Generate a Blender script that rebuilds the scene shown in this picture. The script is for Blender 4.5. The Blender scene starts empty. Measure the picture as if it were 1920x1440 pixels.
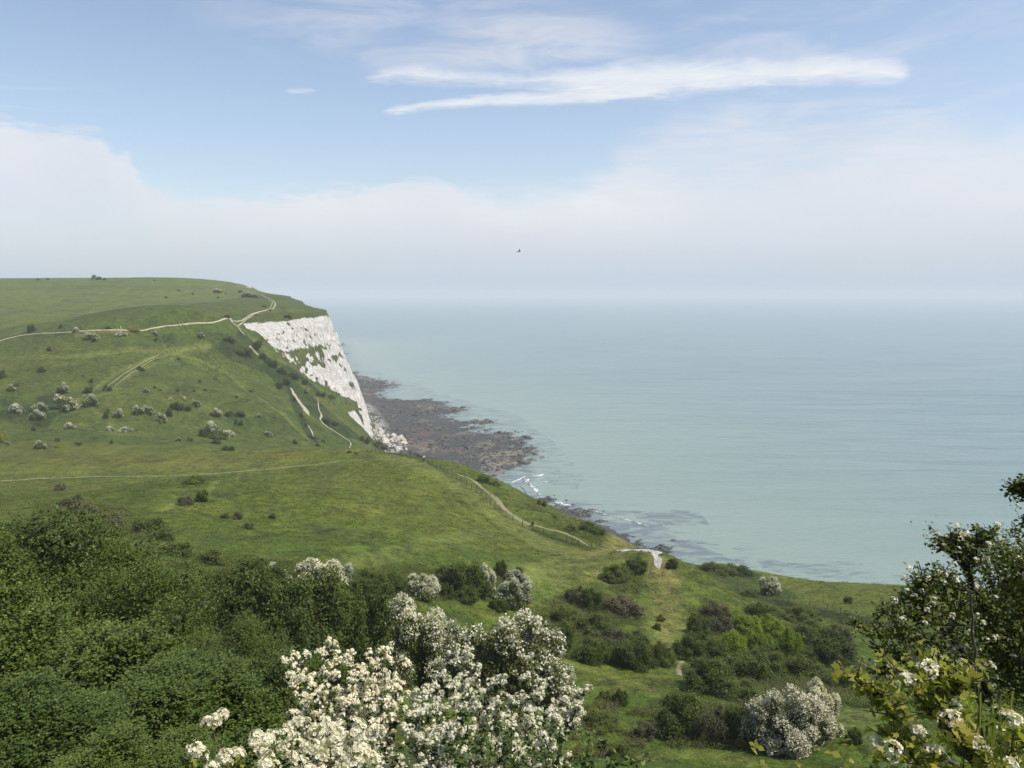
import bpy, math, random
import numpy as np
from mathutils import Vector
R = math.radians
C = bpy.context.scene.collection
SC = bpy.context.scene

# ------------------------------------------------------------------ camera
W0, H0, FPX, HOR = 1920.0, 1440.0, 1554.0, 550.0
CAM_Z = 90.0
PITCH = math.atan((H0 / 2 - HOR) / FPX)
cam_d = bpy.data.cameras.new('camera')
cam_d.sensor_width = 36.0
cam_d.lens = 36.0 * FPX / W0
cam_d.clip_start = 0.05
cam_d.clip_end = 90000
cam = bpy.data.objects.new('camera', cam_d)
C.objects.link(cam)
cam.location = (0, 0, CAM_Z)
cam.rotation_euler = (R(90) - PITCH, 0, 0)
SC.camera = cam
CP, SP = math.cos(PITCH), math.sin(PITCH)

def ray(px, py):
    u = (px - 960.0) / FPX
    v = (720.0 - py) / FPX
    return (u, CP + v * SP, -SP + v * CP)

def P(px, py, Y):
    a, b, c = ray(px, py)
    t = Y / b
    return (a * t, Y, CAM_Z + c * t)

def project(X, Y, Z):
    dz = Z - CAM_Z
    f = Y * CP - dz * SP
    up = Y * SP + dz * CP
    f = np.where(np.abs(f) < 1e-3, 1e-3, f)
    px = 960 + FPX * X / f
    py = 720 - FPX * up / f
    return px, py, f

# ------------------------------------------------------------------ exposure, sun, sky
SC.view_settings.view_transform = 'Standard'
SC.view_settings.look = 'None'
SC.view_settings.exposure = 0.0
SC.view_settings.gamma = 1.0
SC.render.engine = 'CYCLES'
SC.cycles.use_denoising = True
SC.cycles.max_bounces = 8
SC.cycles.diffuse_bounces = 3
SC.cycles.transmission_bounces = 4
SC.cycles.transparent_max_bounces = 8
SC.cycles.volume_bounces = 1
SC.cycles.caustics_reflective = False
SC.cycles.caustics_refractive = False

SUN_EL = 57.0
SUN_AZ = 106.0       # clockwise from +Y (view direction): the sun stands over the sea to the right
sd = bpy.data.lights.new('sun', 'SUN')
sd.energy = 5.0
sd.angle = R(0.53)
sd.color = (1.0, 0.955, 0.88)
sun = bpy.data.objects.new('sun', sd)
C.objects.link(sun)
sv = Vector((math.sin(R(SUN_AZ)) * math.cos(R(SUN_EL)), math.cos(R(SUN_AZ)) * math.cos(R(SUN_EL)), math.sin(R(SUN_EL))))
sun.rotation_euler = sv.to_track_quat('Z', 'Y').to_euler()
sun.location = (60, 0, 200)

class NT:
    """small node builder"""
    def __init__(s, tree):
        s.t = tree; s.n = tree.nodes; s.l = tree.links
    def put(s, sock, v):
        if v is None: return
        if hasattr(v, 'is_output') or isinstance(v, bpy.types.NodeSocket): s.l.new(v, sock)
        else:
            try: sock.default_value = v
            except Exception: sock.default_value = (v, v, v) if not hasattr(v, '__len__') else (*v, 1.0)
    def m(s, op, a, b=None, c=None, clamp=False):
        n = s.n.new('ShaderNodeMath'); n.operation = op; n.use_clamp = clamp
        s.put(n.inputs[0], a); s.put(n.inputs[1], b); s.put(n.inputs[2], c)
        return n.outputs[0]
    def step(s, x, lo, hi):
        n = s.n.new('ShaderNodeMapRange'); n.interpolation_type = 'SMOOTHSTEP'; n.clamp = True
        s.put(n.inputs[0], x); s.put(n.inputs[1], lo); s.put(n.inputs[2], hi); n.inputs[3].default_value = 0; n.inputs[4].default_value = 1
        return n.outputs[0]
    def mix(s, f, a, b, kind='MIX'):
        n = s.n.new('ShaderNodeMix'); n.data_type = 'RGBA'; n.blend_type = kind
        s.put(n.inputs[0], f)
        for k, v in ((6, a), (7, b)):
            if isinstance(v, (tuple, list)) and len(v) == 3: v = (*v, 1.0)
            s.put(n.inputs[k], v)
        return n.outputs[2]
    def noise(s, vec, scale, detail=3, rough=0.55, dist=0.0, dim='3D'):
        n = s.n.new('ShaderNodeTexNoise'); n.noise_dimensions = dim
        if vec is not None: s.l.new(vec, n.inputs['Vector'])
        n.inputs['Scale'].default_value = scale; n.inputs['Detail'].default_value = detail
        n.inputs['Roughness'].default_value = rough; n.inputs['Distortion'].default_value = dist
        return n.outputs[0]
    def mapping(s, vec, scale=(1, 1, 1), rot=(0, 0, 0), loc=(0, 0, 0)):
        n = s.n.new('ShaderNodeMapping'); s.l.new(vec, n.inputs[0])
        n.inputs['Scale'].default_value = scale; n.inputs['Rotation'].default_value = rot; n.inputs['Location'].default_value = loc
        return n.outputs[0]
    def curve(s, x, pts, lo, hi, vlo, vhi):
        """piecewise curve through pts [(x, v)]; returns v"""
        mr = s.n.new('ShaderNodeMapRange'); s.put(mr.inputs[0], x); mr.inputs[1].default_value = lo; mr.inputs[2].default_value = hi
        n = s.n.new('ShaderNodeFloatCurve'); s.l.new(mr.outputs[0], n.inputs['Value'])
        cu = n.mapping.curves[0]
        q = [((a - lo) / (hi - lo), (v - vlo) / (vhi - vlo)) for a, v in pts]
        cu.points[0].location = q[0]; cu.points[1].location = q[-1]
        for a in q[1:-1]: cu.points.new(*a)
        n.mapping.update()
        return s.m('MULTIPLY_ADD', n.outputs[0], vhi - vlo, vlo)

def azel(px, py):
    a, b, c = ray(px, py)
    return math.degrees(math.atan2(a, b)), math.degrees(math.atan2(c, math.hypot(a, b)))

world = bpy.data.worlds.new('World')
SC.world = world
world.use_nodes = True
def build_sky():
    T = NT(world.node_tree)
    T.n.clear()
    out = T.n.new('ShaderNodeOutputWorld'); bg = T.n.new('ShaderNodeBackground')
    sky = T.n.new('ShaderNodeTexSky'); sky.sky_type = 'NISHITA'; sky.sun_disc = False
    sky.sun_elevation = R(SUN_EL); sky.sun_rotation = R(SUN_AZ)
    sky.altitude = 90; sky.air_density = 1.0; sky.dust_density = 1.2; sky.ozone_density = 1.0
    bg.inputs['Strength'].default_value = 0.10
    tc = T.n.new('ShaderNodeTexCoord')
    sep = T.n.new('ShaderNodeSeparateXYZ'); T.l.new(tc.outputs['Generated'], sep.inputs[0])
    x, y, z = sep.outputs
    az = T.m('MULTIPLY', T.m('ARCTAN2', x, y), 180 / math.pi)
    hyp = T.m('SQRT', T.m('ADD', T.m('MULTIPLY', x, x), T.m('MULTIPLY', y, y)))
    el = T.m('MULTIPLY', T.m('ARCTAN2', z, hyp), 180 / math.pi)
    cb = T.n.new('ShaderNodeCombineXYZ'); T.l.new(az, cb.inputs[0]); T.l.new(el, cb.inputs[1])
    ae = cb.outputs[0]
    fine = T.m('SUBTRACT', T.noise(T.mapping(ae, (0.35, 0.9, 1)), 1.0, 5, 0.6, 0.6), 0.5)
    broad = T.m('SUBTRACT', T.noise(T.mapping(ae, (0.06, 0.16, 1), loc=(3, 7, 0)), 1.0, 2, 0.55, 0.4), 0.5)
    wisp = T.noise(T.mapping(ae, (0.12, 0.55, 1), rot=(0, 0, R(-8))), 1.0, 4, 0.62, 0.9)
    hair = T.m('SUBTRACT', T.noise(T.mapping(ae, (0.30, 2.6, 1), rot=(0, 0, R(6)), loc=(9, 2, 0)), 1.0, 5, .65, .5), .5)
    # bank of cloud over the sea horizon: its top outline by azimuth
    top_px = [(-400, 190), (0, 225), (110, 238), (190, 248), (232, 275), (222, 292), (252, 318), (290, 345), (380, 362), (560, 362), (640, 352), (760, 338),
              (830, 332), (880, 356), (1000, 362), (1130, 368), (1230, 350), (1300, 330), (1400, 300), (1600, 285), (1920, 270), (2300, 270)]
    pts = sorted(azel(a, b) for a, b in top_px)
    topc = T.curve(az, pts, -60, 60, 0, 22)
    d = T.m('ADD', T.m('SUBTRACT', topc, el), T.m('ADD', T.m('MULTIPLY', fine, 2.5), T.m('ADD', T.m('MULTIPLY', broad, 1.0), T.m('MULTIPLY', hair, 1.6))))
    softw = T.m('ADD', 0.8, T.m('MULTIPLY', T.step(az, -8, 14), 5.0))
    bank = T.step(d, T.m('MULTIPLY', softw, -0.45), softw)
    # soft high veil to the right
    vl = [(azel(a, b)) for a, b in [(-300, 420), (700, 420), (1080, 330), (1200, 230), (1300, 195), (1500, 185), (1750, 200), (1850, 235), (1920, 225), (2300, 225)]]
    veil_top = T.curve(az, sorted(vl), -60, 60, 0, 22)
    dv = T.m('ADD', T.m('SUBTRACT', veil_top, el), T.m('MULTIPLY', T.m('SUBTRACT', wisp, 0.5), 5.5))
    veil = T.m('MULTIPLY', T.step(dv, -0.7, 2.6), T.m('ADD', 0.62, T.m('ADD', T.m('MULTIPLY', broad, 1.2), T.m('MULTIPLY', hair, .9)), clamp=True))
    # the long bright streak
    def streak(centre, thick, amp=0.9, soft=1.0):
        c_ = T.curve(az, sorted(azel(a, b) for a, b in centre), -30, 32, 10, 26)
        az_t = [(azel(a, 150)[0], t / FPX * 57.3) for a, t in thick]
        t_ = T.curve(az, sorted(az_t), -30, 32, 0, 3)
        dd = T.m('SUBTRACT', t_, T.m('ABSOLUTE', T.m('SUBTRACT', T.m('ADD', el, T.m('ADD', T.m('MULTIPLY', fine, amp), T.m('MULTIPLY', hair, amp * .9))), c_)))
        return T.step(dd, -0.02, soft)
    s1 = streak([(300, 150), (680, 148), (780, 138), (900, 146), (1050, 152), (1200, 150), (1400, 140), (1600, 128), (1720, 138), (2100, 150)],
                [(300, 0), (662, 0), (690, 12), (780, 22), (900, 19), (1000, 22), (1100, 34), (1250, 40), (1400, 33), (1600, 32), (1690, 24), (1735, 0), (2100, 0)], 1.1, 1.15)
    s2 = streak([(300, 215), (710, 210), (850, 193), (1000, 185), (1150, 178), (1250, 170), (2100, 150)],
                [(300, 0), (700, 0), (730, 9), (850, 12), (950, 14), (1100, 15), (1200, 12), (1290, 0), (2100, 0)], 0.6, 0.42)
    s3 = streak([(300, 170), (520, 170), (600, 171), (2100, 170)], [(300, 0), (520, 0), (545, 6), (585, 6), (600, 0), (2100, 0)], 0.5, 0.4)
    # high thin cirrus near the top
    def blob(px, py, rx, ry):
        a0, e0 = azel(px, py)
        q = T.m('ADD', T.m('POWER', T.m('DIVIDE', T.m('SUBTRACT', az, a0), rx / FPX * 57.3), 2),
                T.m('POWER', T.m('DIVIDE', T.m('SUBTRACT', el, e0), ry / FPX * 57.3), 2))
        return T.m('SUBTRACT', 1.0, T.step(q, 0.0, 1.0))
    b1 = T.m('MULTIPLY', blob(760, 35, 420, 110), T.step(wisp, 0.30, 0.72))
    b2 = T.m('MULTIPLY', blob(1010, 75, 240, 60), T.step(wisp, 0.25, 0.62))
    b3 = T.m('MULTIPLY', blob(1520, 20, 420, 80), T.step(wisp, 0.38, 0.8))
    b4 = T.m('MULTIPLY', blob(1230, 120, 600, 50), T.step(wisp, 0.3, 0.8))
    b5 = T.m('MULTIPLY', blob(1560, 300, 150, 40), T.step(wisp, 0.4, 0.7))
    b6 = T.m('MULTIPLY', blob(1800, 120, 420, 160), T.step(wisp, 0.35, 0.8))
    def ov(a, b): return T.m('SUBTRACT', 1.0, T.m('MULTIPLY', T.m('SUBTRACT', 1.0, a), T.m('SUBTRACT', 1.0, b)))
    thin = T.m('MULTIPLY', b1, 0.42)
    for q, g in ((b2, 0.5), (b3, 0.3), (b4, 0.3), (b5, 0.4), (b6, 0.25)): thin = ov(thin, T.m('MULTIPLY', q, g))
    cloud = ov(T.m('MULTIPLY', bank, T.m('ADD', 0.80, T.m('MULTIPLY', broad, 0.5), clamp=True)), T.m('MULTIPLY', veil, 0.85))
    cloud = ov(cloud, thin)
    bright = ov(T.m('MULTIPLY', s1, 0.95), ov(T.m('MULTIPLY', s2, 0.85), T.m('MULTIPLY', s3, 0.7)))
    # milky air low down
    low = T.m('SUBTRACT', 1.0, T.step(el, 0.0, 6.0))
    shade = T.m('ADD', T.m('ADD', 1.0, T.m('MULTIPLY', broad, .22)), T.m('MULTIPLY', fine, .10))
    rim = T.m('SUBTRACT', 1.0, T.step(d, 0.2, 4.5))
    tint = T.mix(rim, (7.5, 7.65, 8.5), (8.5, 8.4, 8.8))
    tint = T.mix(1.0, tint, shade, 'MULTIPLY')
    tint = T.mix(low, tint, (5.5, 6.45, 7.55))
    tint = T.mix(T.m('SUBTRACT', 1.0, T.step(el, 0.0, 2.2)), tint, (5.35, 6.5, 7.9))
    base = T.mix(T.m('MULTIPLY', T.m('SUBTRACT', 1.0, T.step(el, -1.0, 26.0)), 0.25), T.mix(1.0, sky.outputs[0], (1.86, 1.71, 1.63), 'MULTIPLY'), (5.9, 7.4, 9.4))
    col = T.mix(T.m('MULTIPLY', cloud, 0.92), base, tint)
    col = T.mix(T.m('MULTIPLY', bright, T.m('ADD', .86, T.m('MULTIPLY', hair, .9), clamp=True)), col, (8.9, 9.1, 9.4))
    T.l.new(col, bg.inputs['Color'])
    T.l.new(bg.outputs[0], out.inputs[0])
build_sky()

# ------------------------------------------------------------------ helpers
def mesh_np(name, V, F, mat=None, parent=None, smooth=False, loc=(0, 0, 0), link=True, cols=None, mats=None, fmat=None):
    """V (n,3); F list of arrays (m,k) of equal k, or one array"""
    V = np.asarray(V, dtype=np.float32)
    Fs = F if isinstance(F, (list, tuple)) else [F]
    Fs = [np.asarray(f, dtype=np.int32) for f in Fs if len(f)]
    me = bpy.data.meshes.new(name)
    me.vertices.add(len(V)); me.vertices.foreach_set('co', V.ravel())
    nl = sum(f.size for f in Fs); nf = sum(len(f) for f in Fs)
    me.loops.add(nl); me.polygons.add(nf)
    me.loops.foreach_set('vertex_index', np.concatenate([f.ravel() for f in Fs]))
    tot = np.concatenate([np.full(len(f), f.shape[1], np.int32) for f in Fs])
    start = np.concatenate([[0], np.cumsum(tot)[:-1]]).astype(np.int32)
    me.polygons.foreach_set('loop_start', start)
    if smooth: me.polygons.foreach_set('use_smooth', np.ones(nf, bool))
    if mats:
        for m_ in mats: me.materials.append(m_)
        if fmat is not None: me.polygons.foreach_set('material_index', np.asarray(fmat, np.int32))
    elif mat: me.materials.append(mat)
    me.update(calc_edges=True)
    if cols:
        for nm, arr in cols.items():
            arr = np.asarray(arr, np.float32)
            if arr.ndim == 1:
                a = me.attributes.new(nm, 'FLOAT', 'POINT'); a.data.foreach_set('value', arr)
            else:
                a = me.attributes.new(nm, 'FLOAT_COLOR', 'POINT')
                if arr.shape[1] == 3: arr = np.concatenate([arr, np.ones((len(arr), 1), np.float32)], 1)
                a.data.foreach_set('color', arr.ravel())
    o = bpy.data.objects.new(name, me)
    o.location = loc
    if parent: o.parent = parent
    if link: C.objects.link(o)
    return o

def tag(o, label=None, cat=None, group=None, kind=None):
    if label: o['label'] = label
    if cat: o['category'] = cat
    if group: o['group'] = group
    if kind: o['kind'] = kind
    return o

def empty(name, loc, rz=0.0):
    o = bpy.data.objects.new(name, None); C.objects.link(o)
    o.location = loc; o.rotation_euler = (0, 0, rz); o.empty_display_size = 0.3
    return o

def hash2(i, j, seed):
    h = (i.astype(np.int64) * 374761393 + j.astype(np.int64) * 668265263 + seed * 982451653) & 0x7fffffff
    h = ((h ^ (h >> 13)) * 1274126177) & 0x7fffffff
    h = h ^ (h >> 16)
    return (h & 0xffff) / 65535.0

def vnoise(x, y, seed=0):
    i = np.floor(x); j = np.floor(y); fx = x - i; fy = y - j
    fx = fx * fx * (3 - 2 * fx); fy = fy * fy * (3 - 2 * fy)
    a = hash2(i, j, seed); b = hash2(i + 1, j, seed); c = hash2(i, j + 1, seed); d = hash2(i + 1, j + 1, seed)
    return (a + (b - a) * fx) * (1 - fy) + (c + (d - c) * fx) * fy

def fbm(x, y, seed=0, octv=4, gain=0.5):
    s = 0; amp = 1; tot = 0
    for k in range(octv):
        s = s + amp * (vnoise(x, y, seed + k * 17) - 0.5); tot += amp
        x = x * 2.03 + 11.3; y = y * 2.03 - 7.1; amp *= gain
    return s / tot

def sstep(x, a, b):
    t = np.clip((x - a) / (b - a), 0, 1)
    return t * t * (3 - 2 * t)

def inpoly(x, y, poly):
    ins = np.zeros(np.shape(x), bool)
    n = len(poly)
    for k in range(n):
        x1, y1 = poly[k][:2]; x2, y2 = poly[(k + 1) % n][:2]
        if y1 == y2: continue
        c = ((y1 > y) != (y2 > y)) & (x < (x2 - x1) * (y - y1) / (y2 - y1) + x1)
        ins ^= c
    return ins

def linedist(x, y, line, val=None):
    """distance to a polyline and the value (third column) at the nearest point"""
    best = np.full(np.shape(x), 1e9); bv = np.zeros(np.shape(x))
    for a, b in zip(line[:-1], line[1:]):
        ax, ay = a[0], a[1]; dx, dy = b[0] - ax, b[1] - ay
        L = dx * dx + dy * dy + 1e-9
        t = np.clip(((x - ax) * dx + (y - ay) * dy) / L, 0, 1)
        d = np.hypot(x - ax - t * dx, y - ay - t * dy)
        m = d < best
        best = np.where(m, d, best)
        if len(a) > 2: bv = np.where(m, a[2] + (b[2] - a[2]) * t, bv)
    return best, bv
# ------------------------------------------------------------------ the lie of the land
PIXPTS = [  # (px, py, distance) measured on the photograph
 (1000,1440,56),(1300,1440,55),(1600,1440,51),(1100,1300,72),(1300,1300,74),(1620,1340,65),(1280,1240,88),(1240,1150,104),
 (1230,1080,118),(1200,1028,128),(1240,1030,125),(1290,1056,122),(1335,1088,118),(1385,1122,114),(1330,1118,110),(1120,1040,134),(1440,1112,165),(1420,1078,188),(1600,1101,165),(1690,1106,155),
 (1500,1128,150),(1640,1170,118),(1560,1200,105),(1500,1250,92),(1800,1200,98),(1900,1120,130),
 (1050,1060,122),(1000,1130,100),(1100,1030,145),(1000,975,160),(900,910,180),(800,865,203),(720,846,226),(745,849,221),(770,854,214),(690,842,238),
 (860,869,206),(1000,940,181),(1080,976,169),(1150,1002,161),
 (0,806,308),(150,808,312),(300,813,320),(450,822,340),(590,833,372),(690,839,425),(590,846,262),(640,843,300),
 (0,740,345),(300,740,360),(500,760,385),(640,800,420),(0,660,400),(300,660,420),(420,700,430),(540,740,440),(480,650,468),
 (0,640,418),(240,620,420),(430,600,470),(460,624,476),(465,606,500),(540,602,524),(612,597,546),(600,580,640),(560,558,760),(500,548,900),
 (510,570,600),(0,600,500),(240,590,520),(0,560,650),(250,560,660),(400,560,690),(0,524,860),(340,523,860),(150,523.5,860),(440,531,905),(455,537,1040),(150,540,760),
 (400,920,172),(640,900,178),(640,866,215),(0,901,200),(0,850,255),(300,850,258),(500,850,262),(200,832,285),(0,832,280),
 (350,1040,85),(620,1060,90),(800,1060,100),(900,1040,112),(200,960,120),(0,950,130),(700,950,140),(850,980,142),(400,1000,106),(965,1135,96),
 (780,1270,68),(970,1320,62),(570,1200,60),
]
WORLD = [(0,0,88.3),(-15,0,88.6),(15,0,87.8),(0,10,83.6),(-20,8,85.2),(25,10,82.5),(0,25,75.2),(-10,20,78.2),(-25,22,78),(20,25,73),(-30,45,70),(0,40,66.8),(25,40,65),(45,40,62),(-60,60,71),(-60,20,82),(60,20,75),
 (0,-40,101),(-60,-40,102),(60,-40,96),(-120,60,76),(-150,130,62),(100,60,58),(120,110,42),(-220,250,45),(-300,400,62),(-400,600,82),(-500,860,105),(-700,700,105),(-700,300,90),(-300,100,78),
 (-300,1250,104),(-600,1250,106),(-380,1600,100),(-800,1600,104),(-200,1500,96),(-60,150,56),
 # hidden ground behind crests
 (18,140,45),(30,137,38.5),(38,130,38),(42,124,38.5),(34,150,35),(24,150,40),(30,175,33),(5,200,40),(-20,235,38),(-45,280,30),(-55,330,22),(-40,230,45.5),
]
CTL = np.array([P(*p) for p in PIXPTS] + WORLD, float)
def tps_solve(c, lam):
    X = c[:, :2] / 100.0; n = len(c)
    r2 = ((X[:, None, :] - X[None]) ** 2).sum(2)
    K = 0.5 * r2 * np.log(r2 + 1e-12) + lam * np.eye(n)
    Pm = np.c_[np.ones(n), X]
    A = np.zeros((n + 3, n + 3)); A[:n, :n] = K; A[:n, n:] = Pm; A[n:, :n] = Pm.T
    return X, np.linalg.solve(A, np.r_[c[:, 2], 0, 0, 0])
TX, TW = tps_solve(CTL, 0.002)
def tps(x, y):
    sh = np.shape(x); x = np.ravel(x) / 100.0; y = np.ravel(y) / 100.0
    out = np.empty(len(x)); n = len(TX)
    for k in range(0, len(x), 20000):
        a = x[k:k + 20000]; b = y[k:k + 20000]
        r2 = (a[:, None] - TX[None, :, 0]) ** 2 + (b[:, None] - TX[None, :, 1]) ** 2
        out[k:k + 20000] = (0.5 * r2 * np.log(r2 + 1e-12)) @ TW[:n] + TW[n] + TW[n + 1] * a + TW[n + 2] * b
    return out.reshape(sh)

# foot of the cliffs: (x, y, steepness)
FOOT = [(900,-60,1.3),(400,20,1.3),(220,95,1.3),(132,158,1.4),(98,178,1.5),(76,200,1.5),(62,216,1.5),(44,219,1.5),(38,206,1.6),(31,204,1.7),(22,218,1.7),(14,238,1.7),(5,262,1.6),(-13,302,1.4),
        (-40,352,1.15),(-60,400,1.1),(-67,440,1.05),(-78,480,1.0),(-85,503,1.0),(-88,526,1.4),(-92,549,2.4),(-116,640,2.6),(-165,760,2.6),(-232,900,2.6),(-305,1030,2.6),(-330,1100,2.6),(-420,1300,2.5),(-560,1700,2.5)]
LANDPOLY = [(p[0], p[1]) for p in FOOT] + [(-3000, 1700), (-3000, -800), (900, -800)]
# edge of the reef at the water line
def sea_pt(px, py):
    a, b, c = ray(px, py); t = -CAM_Z / c
    return (a * t, b * t)
REEF_PX = [(668,690),(700,708),(747,716),(752,732),(722,739),(745,747),(797,747),(822,751),(867,759),(893,771),(868,784),(915,784),(940,794),(910,809),(967,814),(997,831),(1010,848),(985,866),(998,881),(972,905),(970,922),(1000,931),(1060,944),(1120,957),(1170,971),(1215,984),(1242,998),(1262,1014)]
REEF = [(-300,1500),(-235,1200)] + [sea_pt(*p) for p in REEF_PX] + [(76,264),(94,238),(114,208),(150,178),(230,112),(410,36),(900,-40)]
REEFPOLY = REEF + [(900, -800), (-3000, -800), (-3000, 1500)]

PATHS_WORN = []   # filled below with world polylines, (line, width, strength)

def height(x, y, detail=True):
    h = tps(x, y)
    d, sl = linedist(x, y, FOOT)
    inside = inpoly(x, y, LANDPOLY)
    d = np.where(inside, d, -d)
    if detail:
        h = h + 0.9 * fbm(x / 22, y / 22, 3, 4) + 0.32 * fbm(x / 4, y / 4, 9, 3) + .22 * fbm(x / 1.5, y / 1.5, 12, 2)
    gul = fbm(x / 14 + y / 60, y / 14, 21, 4) * 7.0 + fbm(x / 4, y / 4, 31, 3) * 2.2
    far = sstep(y, 380, 480)
    dd = d + gul * (0.35 + 0.65 * far) * sstep(d, -2, 12)
    if detail: dd = dd + fbm(x / 1.7, y / 1.7, 37, 2) * 0.9 * far
    cap = 1.2 + np.maximum(dd, 0) * sl
    k = 1.5
    hh = np.clip(0.5 + 0.5 * (cap - h) / k, 0, 1)
    land = cap + (h - cap) * hh - k * hh * (1 - hh)
    cliff = sstep(h - cap, 0.0, 3.0)
    dw, _ = linedist(x, y, REEF)
    dw = np.where(inpoly(x, y, REEFPOLY), dw, -dw)
    a = 0.9
    u = x * math.cos(a) + y * math.sin(a); v = -x * math.sin(a) + y * math.cos(a)
    rn = fbm(u / 26, v / 7, 41, 5, 0.6)
    reef = -1.7 + 2.30 * sstep(dw + 40 * fbm(x / 40, y / 40, 45, 4), -34, 34) + 0.35 * sstep(dw, 20, 80) + rn * 1.7 + 0.55 * fbm(x / 3.0, y / 3.0, 47, 3)
    reef = np.maximum(reef, -2.5) + 1.1 * sstep(-d, 26, 0)
    z = np.where(d > 0, np.maximum(land, reef * 0 + 0.8), reef)
    return z, d, cliff, dw

def ground_hit(px, py, y0=8.0, y1=1300.0):
    a, b, c = ray(px, py)
    Y = np.geomspace(y0, y1, 2500)
    X = a / b * Y; Z = CAM_Z + c / b * Y
    g = height(X, Y, False)[0]
    k = np.argmax(g >= Z)
    if g[k] < Z[k]: return None
    return np.array([X[k], Y[k], Z[k]])

def zat(x, y): return float(height(np.array([x]), np.array([y]), True)[0][0])

def drape_px(pts, y0=8.0):
    out = []
    for p in pts:
        h = ground_hit(p[0], p[1], y0)
        if h is not None: out.append((h[0], h[1]))
    return out

def smoothline(pts, n=6):
    """Catmull-Rom through pts"""
    p = np.array([pts[0]] + list(pts) + [pts[-1]], float); o = []
    for i in range(1, len(p) - 2):
        for t in np.linspace(0, 1, n, endpoint=False):
            o.append(0.5 * ((2 * p[i]) + (p[i + 1] - p[i - 1]) * t + (2 * p[i - 1] - 5 * p[i] + 4 * p[i + 1] - p[i + 2]) * t * t
                            + (-p[i - 1] + 3 * p[i] - 3 * p[i + 1] + p[i + 2]) * t ** 3))
    o.append(p[-2]); return [tuple(q) for q in o]

# worn grass tracks (pale green), as lines on the ground
WORN_PX = [  # points, width m, strength, minimum distance
 ([(0,672),(150,668),(300,659),(350,655),(390,648)], 3.5, .55, 300),
 ([(395,652),(350,657),(300,668),(262,680),(225,697),(190,720),(165,737),(135,757)], 1.6, .9, 300),
 ([(390,660),(330,668),(275,690),(240,708),(210,728),(180,745)], 1.4, .6, 300),
 ([(345,668),(380,680),(430,706),(460,730),(500,755),(535,783),(560,808),(590,832)], 2.2, .6, 300),
 ([(0,886),(150,881),(350,876),(480,872),(560,866)], 9.0, .35, 120),
 ([(640,866),(700,862)], 3.0, .5, 120),
 ([(450,888),(400,910),(370,927),(330,945),(305,957)], 1.0, .7, 120),
 ([(640,1062),(700,1050),(780,1030),(850,1010),(905,998)], 3.0, .5, 70),
 ([(720,856),(800,880),(880,922),(940,965),(985,1000),(1040,1030),(1110,1045)], 5.5, .75, 100),
 ([(1000,1075),(1080,1050),(1150,1035),(1200,1028)], 5.0, .8, 70),
 ([(1238,1055),(1245,1100),(1252,1130),(1248,1170),(1250,1205),(1270,1235)], 4.2, .75, 60),
 ([(1060,1245),(1120,1262),(1200,1290),(1270,1315)], 1.6, .5, 40),
 ([(1000,1100),(1080,1085),(1160,1062)], 5.0, .4, 60),
 ([(1560,1345),(1620,1338),(1680,1335)], 3.0, .7, 30),
 ([(1180,1425),(1300,1412),(1420,1425)], 2.0, .6, 30),
 ([(135,755),(180,770),(205,790),(215,812)], 2.0, .3, 250),
]
for pts, w, s, y0 in WORN_PX:
    PATHS_WORN.append((smoothline(drape_px(pts, y0)), w, s))

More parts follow.
